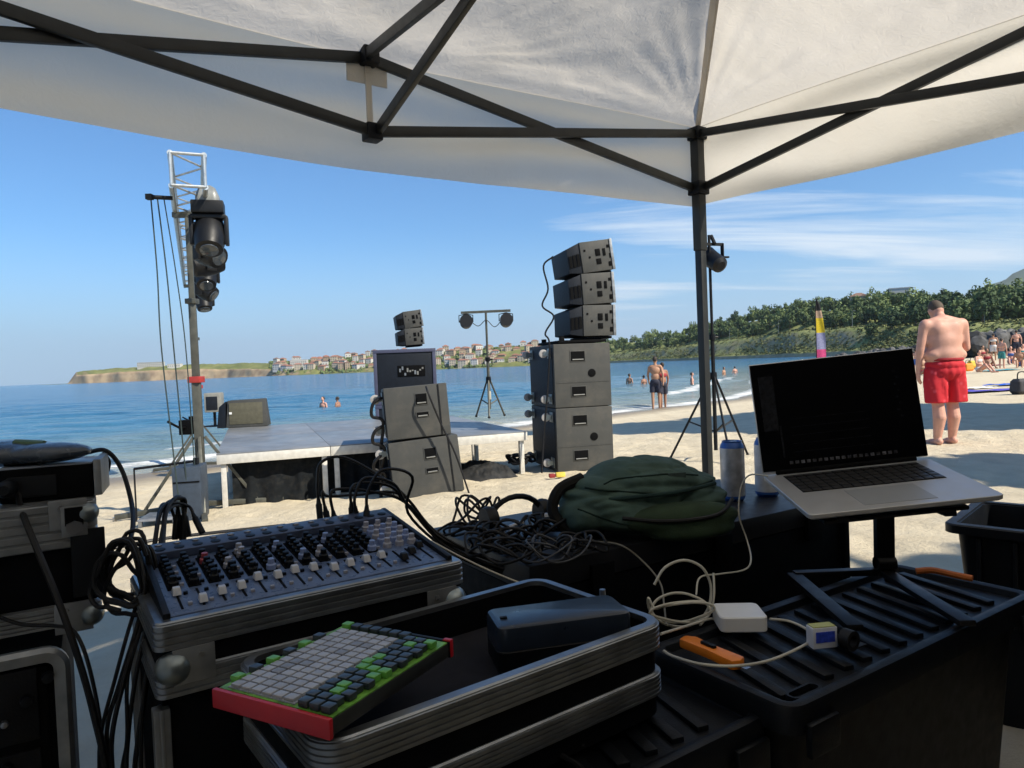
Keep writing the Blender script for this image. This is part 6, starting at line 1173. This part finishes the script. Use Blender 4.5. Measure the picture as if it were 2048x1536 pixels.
# ============================================================ FAR TOWN, ROCKS, TREES
WALLC = [M('wall_white', (0.50, 0.48, 0.44), 0.9, objrand=0.12), M('wall_cream', (0.42, 0.36, 0.27), 0.9, objrand=0.12), M('wall_ochre', (0.36, 0.27, 0.18), 0.9, objrand=0.12), M('wall_grey', (0.42, 0.42, 0.42), 0.9, objrand=0.12)]
ROOFC = [M('roof_tile_red', (0.26, 0.12, 0.08), 0.9, objrand=0.2), M('roof_tile_brown', (0.19, 0.115, 0.085), 0.9, objrand=0.2)]; PANE = M('window_dark', (0.05, 0.06, 0.075), 0.2)
rn = random.Random(77); nm_c = ['white', 'cream', 'ochre', 'grey']; nm_r = ['red', 'brown']
def house(x, y, z, w_, d_, h_, rz, wc, rc, label, group=None, name='house'):
    r = thing(name, label, 'house', (x, y, z), rz, group)
    MB().box((0, 0, h_ / 2 - 1.5), (w_, d_, h_ + 3)).build('wall', WALLC[wc], r)
    rh = min(w_, d_) * 0.26; ov = 0.5; a, b = w_ / 2 + ov, d_ / 2 + ov
    if rc is None: MB().box((0, 0, h_ + 0.25), (w_ + 0.4, d_ + 0.4, 0.5)).build('roof', WALLC[3], r)
    else:
        mb = MB(); vs = [(-a, -b, h_), (a, -b, h_), (a, b, h_), (-a, b, h_), (-a + b * 0.8, 0, h_ + rh), (a - b * 0.8, 0, h_ + rh)]; mb.add(vs, [(0, 1, 5, 4), (1, 2, 5), (2, 3, 4, 5), (3, 0, 4), (3, 2, 1, 0)]); mb.build('roof', ROOFC[rc], r, smooth=0)
    fl = max(1, int(h_ / 3)); nw = max(2, int(w_ / 3.2))
    for f in range(fl):
        for k in range(nw): MB().box((-w_ / 2 + w_ * (k + 0.5) / nw, -d_ / 2 - 0.04, 1.6 + 3 * f), (1.2, 0.1, 1.4)).build('window', PANE, r)
    return r
def town_spot(px, rr_): t_ = (px - 1024) / FPX + 0.002; D = float(head_D(np.array(t_))) + rr_; return t_ * D, D, float(head_ground(np.array(t_), np.array(float(rr_))))
placed = 0
for px in range(556, 1078, 14):
    for row in range(4):
        if rn.random() < (0.35 if px < 620 else 0.22) and row: continue
        x, y, z = town_spot(px + rn.uniform(-5, 5), 22 + 36 * row + rn.uniform(-8, 8)); wc = rn.choice((0, 0, 1, 1, 2)) if row < 3 else rn.choice((0, 1, 2, 2)); rc = rn.choice((0, 0, 1, 0)); hh = rn.choice((5.5, 6.5, 8.5, 9.5))
        house(x, y, z, rn.uniform(7, 12), rn.uniform(7, 10), hh, rn.uniform(-0.4, 0.4), wc, rc, f'{nm_c[wc]} house with {nm_r[rc]} tiled roof in the far town across the bay', f'{nm_c[wc]} walled {nm_r[rc]} roofed houses of the far town'); placed += 1
for lbl, px, rr_, w_, hh in (('long white building alone on top of the headland cliff', 302, 60, 44, 9), ('low brown building on the headland right of the long white one', 350, 50, 22, 5), ('white flat building at the left end of the town', 562, 30, 22, 9), ('big white apartment block at the left end of the town', 598, 62, 26, 14)):
    x, y, z = town_spot(px, rr_); house(x, y, z - 1.0, w_, 12, hh, 0.05, 0 if 'white' in lbl else 2, None if 'white' in lbl else 1, lbl)
# trees: leaf-clump crowns, shared meshes
def leaf_mat(name, c0, c1):
    m, t, b = bsdf(name); oi = N(t, 'ShaderNodeObjectInfo'); tc = N(t, 'ShaderNodeTexCoord'); nz = N(t, 'ShaderNodeTexNoise'); nz.inputs['Scale'].default_value = 0.55; nz.inputs['Detail'].default_value = 4; t.links.new(tc.outputs['Object'], nz.inputs['Vector'])
    ad = N(t, 'ShaderNodeMath', operation='MULTIPLY_ADD'); t.links.new(oi.outputs['Random'], ad.inputs[0]); ad.inputs[1].default_value = 0.5; ad.inputs[2].default_value = -0.25; a2 = N(t, 'ShaderNodeMath', operation='ADD'); t.links.new(ad.outputs[0], a2.inputs[0]); t.links.new(nz.outputs['Fac'], a2.inputs[1])
    cr = N(t, 'ShaderNodeValToRGB'); cr.color_ramp.elements[0].position = 0.3; cr.color_ramp.elements[0].color = c0 + (1,); cr.color_ramp.elements[1].position = 0.75; cr.color_ramp.elements[1].color = c1 + (1,); t.links.new(a2.outputs[0], cr.inputs[0]); t.links.new(cr.outputs[0], b.inputs['Base Color']); b.inputs['Roughness'].default_value = 0.75; b.inputs['Specular IOR Level'].default_value = 0.2
    return m
LEAF = leaf_mat('foliage', (0.070, 0.108, 0.040), (0.20, 0.25, 0.09)); LEAFD = leaf_mat('foliage_dark', (0.038, 0.068, 0.032), (0.11, 0.155, 0.06)); BARK = M('bark', (0.09, 0.065, 0.045), 0.9)
def crown_mesh(seed, rx, rz_, h0, nclump, nleaf, ls, mat, cone=0.0):
    rn = random.Random(seed); vs = []; fs = []
    for c in range(nclump):
        while True:
            u = Vector((rn.uniform(-1, 1), rn.uniform(-1, 1), rn.uniform(-1, 1)))
            if u.length < 1: break
        u = u.normalized() * (0.35 + 0.6 * rn.random()); k = 1 - cone * (u.z * 0.5 + 0.5); cc = Vector((u.x * rx * k, u.y * rx * k, h0 + rz_ + u.z * rz_)); cr_ = rx * rn.uniform(0.22, 0.40)
        for l in range(nleaf):
            d = Vector((rn.gauss(0, 1), rn.gauss(0, 1), rn.gauss(0, 1))).normalized(); p_ = cc + d * cr_ * (0.55 + 0.5 * rn.random()); nrm = (d + Vector((rn.uniform(-.7, .7), rn.uniform(-.7, .7), rn.uniform(-.4, .9)))).normalized(); a = nrm.orthogonal().normalized(); a = Matrix.Rotation(rn.uniform(0, 6.28), 3, nrm) @ a; b = nrm.cross(a); s_ = ls * rn.uniform(0.6, 1.3); o = len(vs)
            vs += [p_ - a * s_, p_ - b * s_ * 0.6, p_ + a * s_, p_ + b * s_ * 0.6]; fs.append((o, o + 1, o + 2, o + 3))
    mb = MB(); mb.add(vs, fs); return mb.mesh('crown', mat, smooth=0)
def trunk_mesh(seed, h, r):
    rn = random.Random(seed); mb = MB(); mb.tube([(0, 0, -1.0), (0.05 * h * rn.uniform(-1, 1) * 0.3, 0, h * 0.35), (0.04 * h * rn.uniform(-1, 1), 0.03 * h * rn.uniform(-1, 1), h * 0.75)], [r, r * 0.7, r * 0.35], 7)
    for k in range(4): a = rn.uniform(0, 6.28); mb.tube([(0, 0, h * (0.3 + 0.1 * k)), (0.2 * h * math.cos(a), 0.2 * h * math.sin(a), h * (0.5 + 0.1 * k))], [r * 0.45, r * 0.15], 5)
    return mb.mesh('trunk', BARK)
CR = [(crown_mesh(100 + k, 3.0, 2.7 + 0.3 * (k % 3), 0.2, 26, 26, 0.42, LEAF if k < 4 else LEAFD), trunk_mesh(200 + k, 5.5, 0.22)) for k in range(6)]
POP = [(crown_mesh(140 + k, 1.6, 4.2, 1.2, 16, 26, 0.38, LEAFD, 0.45), trunk_mesh(240 + k, 7, 0.2)) for k in range(2)]
def tree(label, x, y, z, s_, kind, group=None, rz=0.0, sz=1.0):
    r = thing('tree', label, 'tree', (x, y, z), rz, group); r.scale = (s_, s_, s_ * sz); c, t_ = kind; link('crown', c, r); link('trunk', t_, r); return r
def hill_spot(px, rr_): t_ = (px - 1024) / FPX; D = float(hill_D(np.array(t_))) + rr_; return t_ * D, D, float(hill_h(np.array(t_), np.array(float(rr_))))
rn = random.Random(5); cnt = 0
GL = 'leafy green tree in the wood along the top of the far hillside'
for px in np.arange(1215, 2130, 6.2):
    for row in range(2):
        rr_ = rn.uniform(55, 84) if row == 0 else rn.uniform(88, 135)
        x, y, z = hill_spot(px + rn.uniform(-4, 4), rr_); s_ = rn.uniform(0.9, 1.6) * (1.1 if px > 1420 else 1.0)
        if row == 0 and 1440 < px < 1700 and rn.random() < 0.4: continue
        if cnt < 292: tree(GL, x, y, z - 0.3, s_, CR[rn.randrange(6)], 'trees on the far hillside', rn.uniform(0, 6.28), rn.uniform(0.85, 1.2)); cnt += 1
for lbl, px, rr_, s_, k in (('tall rounded tree rising above the hillside wood left of the flag', 1592, 80, 1.7, CR[4]), ('tall pointed tree above the hillside wood near the gazebo leg', 1383, 70, 1.5, POP[0]), ('big dark tree behind the head of the person in red shorts', 1835, 42, 1.65, CR[5]), ('large dark tree left of the person in red shorts', 1788, 34, 1.35, CR[4]), ('big dark tree right of the person in red shorts', 1968, 40, 1.75, CR[5]), ('huge bushy tree at the right edge of the hillside', 2040, 62, 1.9, CR[4]), ('dark tree standing low on the slope under the wood', 1745, 26, 0.95, CR[4]), ('dense dark tree directly behind the shoulder of the person in red shorts', 1918, 48, 1.8, CR[4])):
    x, y, z = hill_spot(px, rr_); tree(lbl, x, y, z - 0.3, s_, k)
# scrub on the slopes: one mass
vs = []; fs = []
for k in range(4200):
    px = rn.uniform(1215, 2120); rr_ = abs(rn.gauss(0, 1)) * 22 + 4 if rn.random() < 0.75 else rn.uniform(40, 60); x, y, z = hill_spot(px, rr_); R = rn.uniform(0.35, 1.2)
    for l in range(9):
        d = Vector((rn.gauss(0, 1), rn.gauss(0, 1), abs(rn.gauss(0, 0.7)))).normalized(); p_ = Vector((x, y, z + 0.1)) + d * R * rn.uniform(0.4, 1); nrm = (d + Vector((0, 0, 0.4))).normalized(); a = nrm.orthogonal().normalized(); b = nrm.cross(a); s_ = R * rn.uniform(0.35, 0.7); o = len(vs); vs += [p_ - a * s_, p_ - b * s_ * 0.7, p_ + a * s_, p_ + b * s_ * 0.7]; fs.append((o, o + 1, o + 2, o + 3))
mb = MB(); mb.add(vs, fs); sc = mb.build('scrub', leaf_mat('scrub_leaf', (0.05, 0.07, 0.025), (0.15, 0.16, 0.06)), smooth=0); stuff(sc); sc['label'] = 'low green scrub covering the slopes of the far hillside'; sc['category'] = 'scrub'
vs = []; fs = []
for k in range(4200):
    px = rn.uniform(540, 1240); rr_ = rn.uniform(6, 170); x, y, z = town_spot(px, rr_); R = rn.uniform(1.2, 3.0)
    for l in range(9):
        d = Vector((rn.gauss(0, 1), rn.gauss(0, 1), abs(rn.gauss(0, 1)))).normalized(); p_ = Vector((x, y, z + 0.5)) + d * R; nrm = d; a = nrm.orthogonal().normalized(); b = nrm.cross(a); s_ = R * rn.uniform(0.4, 0.7); o = len(vs); vs += [p_ - a * s_, p_ - b * s_, p_ + a * s_, p_ + b * s_]; fs.append((o, o + 1, o + 2, o + 3))
mb = MB(); mb.add(vs, fs); sc = mb.build('town_greenery', LEAF, smooth=0); stuff(sc); sc['label'] = 'bushes and small trees growing between the far town houses'; sc['category'] = 'greenery'
# buildings and lamp posts on the hillside
for lbl, px, rr_, w_, hh, wc, rc in (('grey building showing above the trees on the hillside', 1803, 118, 10, 10.5, 3, None), ('pale house with brown roof among the trees left of the grey building', 1722, 110, 9, 7.0, 1, 1)):
    x, y, z = hill_spot(px, rr_); house(x, y, z, w_, 8, hh, -0.4, wc, rc, lbl)
LAMP = M('lamp_grey', (0.35, 0.36, 0.36), 0.5, metal=0.5)
for k, (lb_, px) in enumerate((('first street lamp from the left on the hillside road', 1462), ('second street lamp from the left on the hillside road', 1560), ('third street lamp from the left on the hillside road', 1708), ('fourth street lamp from the left on the hillside road', 1972))):
    x, y, z = hill_spot(px, 40); r = thing('street_lamp', lb_, 'street lamp', (x, y, z), 0, 'street lamps on the hillside road'); mb = MB(); mb.tube([(0, 0, -0.5), (0, 0, 7.5), (0.3, 0, 8.0), (1.1, 0, 8.1)], [0.09, 0.06, 0.05, 0.04], 8); mb.build('pole', LAMP, r); MB().box((1.3, 0, 8.1), (0.6, 0.25, 0.12)).build('lamp_head', LAMP, r)
# rocks of the sea wall
def rock_mesh(seed):
    rn_ = random.Random(seed); bm = bmesh.new(); bmesh.ops.create_icosphere(bm, subdivisions=2, radius=1.0)
    pl = [(Vector((rn_.gauss(0, 1), rn_.gauss(0, 1), rn_.gauss(0, 1))).normalized(), rn_.uniform(0.6, 0.9)) for _ in range(9)]
    for v in bm.verts:
        for n_, d in pl:
            e = v.co.dot(n_) - d
            if e > 0: v.co -= n_ * e
        v.co *= 1 + rn_.uniform(-0.04, 0.04)
    me = bpy.data.meshes.new('rock'); bm.to_mesh(me); bm.free(); me.materials.append(ROCKM); return me
ROCKM = M('rock', (0.085, 0.083, 0.08), 0.9, var=0.35, scale=2.0, objrand=0.55); RK = [rock_mesh(k) for k in range(6)]
for k in range(150):
    if k < 90: px = rn.uniform(1905, 2075); d = 52 + rn.uniform(-2, 7); zz = rn.uniform(0.0, 1.7); s_ = rn.uniform(0.35, 0.75); grp = ('grey boulder in the sea wall behind the sunbathers', 'boulders behind the sunbathers')
    else: px = rn.uniform(1640, 1880); d = 118 - (px - 1640) * 0.16 + rn.uniform(-2, 2); zz = rn.uniform(0.0, 0.9); s_ = rn.uniform(0.4, 0.9); grp = ('grey boulder in the line of rocks along the far beach', 'boulders along the far beach')
    q = at(px, 690, d); o = tag(link('rock', RK[k % 6]), grp[0], 'rock', grp[1]); g0 = gz(q.x, q.y); o.location = (q.x, q.y, g0 + zz * 0.8); o.scale = (s_ * rn.uniform(0.9, 1.4), s_, s_ * rn.uniform(0.7, 1.0)); o.rotation_euler = (rn.uniform(0, 6), rn.uniform(0, 6), rn.uniform(0, 6))
# bank carrying those boulders
for pa, pb, d0, d1, hgt, nm in ((1895, 2095, 58, 55, 1.7, 'sea_wall_bank'), (1620, 1900, 124, 82, 0.9, 'rock_bank')):
    U, V = np.meshgrid(np.linspace(0, 1, 60), np.linspace(0, 1, 14)); pxs = pa + (pb - pa) * U; tt = (pxs - 1024) / FPX; Dd = d0 + (d1 - d0) * U - 3 + V * 9; Xp = tt * Dd; z0_, _ = sand_z(Xp, Dd); Zp = z0_ - 0.3 + (hgt + 0.3) * np.sin(np.pi * np.clip(V, 0, 1)) ** 0.7 * np.sin(np.pi * np.clip(U * 1.0, 0, 1)) ** 0.25 + 0.3 * fbm(U * 25, V * 5, 3, 7)
    struct(link(nm, grid_mesh(nm, Xp, Dd, Zp, M(nm, (0.13, 0.125, 0.11), 0.95, var=0.4, scale=1.2))))
# trees on the beach to the right of the view; their shade falls across the sand
SH = [(crown_mesh(300 + k, 1.7, 2.4, 2.4, 40, 70, 0.30, LEAF), trunk_mesh(320 + k, 7, 0.2)) for k in range(2)]
def shade_tree(label, tx, ty, s_, k):
    """a tree whose crown centre throws its shadow on (tx, ty)"""
    hc = 5.0 * s_ * 1.55; L_ = hc / math.tan(SUN_EL); x = tx + math.sin(SUN_AZ) * L_; y = ty + math.cos(SUN_AZ) * L_; tree(label, x, y, gz(x, y), s_, SH[k], rz=k, sz=1.55)
for lbl, tx, ty, sc_, k in (('farthest along the sand', 4.3, 13.6, 1.15, 0), ('second farthest along the sand', 6.4, 11.9, 1.1, 1), ('third farthest along the sand', 8.8, 10.4, 1.1, 0), ('fourth farthest along the sand', 6.6, 14.0, 1.1, 1), ('fifth farthest along the sand', 5.4, 11.6, 0.95, 0), ('third nearest to the gazebo', 5.3, 6.0, 0.66, 1), ('second nearest to the gazebo', 7.0, 4.9, 0.7, 0), ('nearest to the gazebo', 4.2, 2.0, 0.8, 0)):
    shade_tree('leafy beach tree out of view to the right, ' + lbl, tx, ty, sc_, k)

# ============================================================ HAZE: thin sea air round the whole scene
m = bpy.data.materials.new('sea_air'); m.use_nodes = True; t = m.node_tree; t.nodes.clear()
o = N(t, 'ShaderNodeOutputMaterial'); v = N(t, 'ShaderNodeVolumePrincipled'); v.inputs['Color'].default_value = (0.80, 0.90, 1.0, 1); v.inputs['Density'].default_value = 0.00006; v.inputs['Anisotropy'].default_value = 0.2
t.links.new(v.outputs[0], o.inputs['Volume'])
mb = MB(); mb.box((0, 6500, 350), (15200, 19000, 720)); hz_ = mb.build('haze', m, smooth=0); stuff(hz_); hz_['label'] = 'thin pale sea haze filling the air over the bay'; hz_['category'] = 'haze'
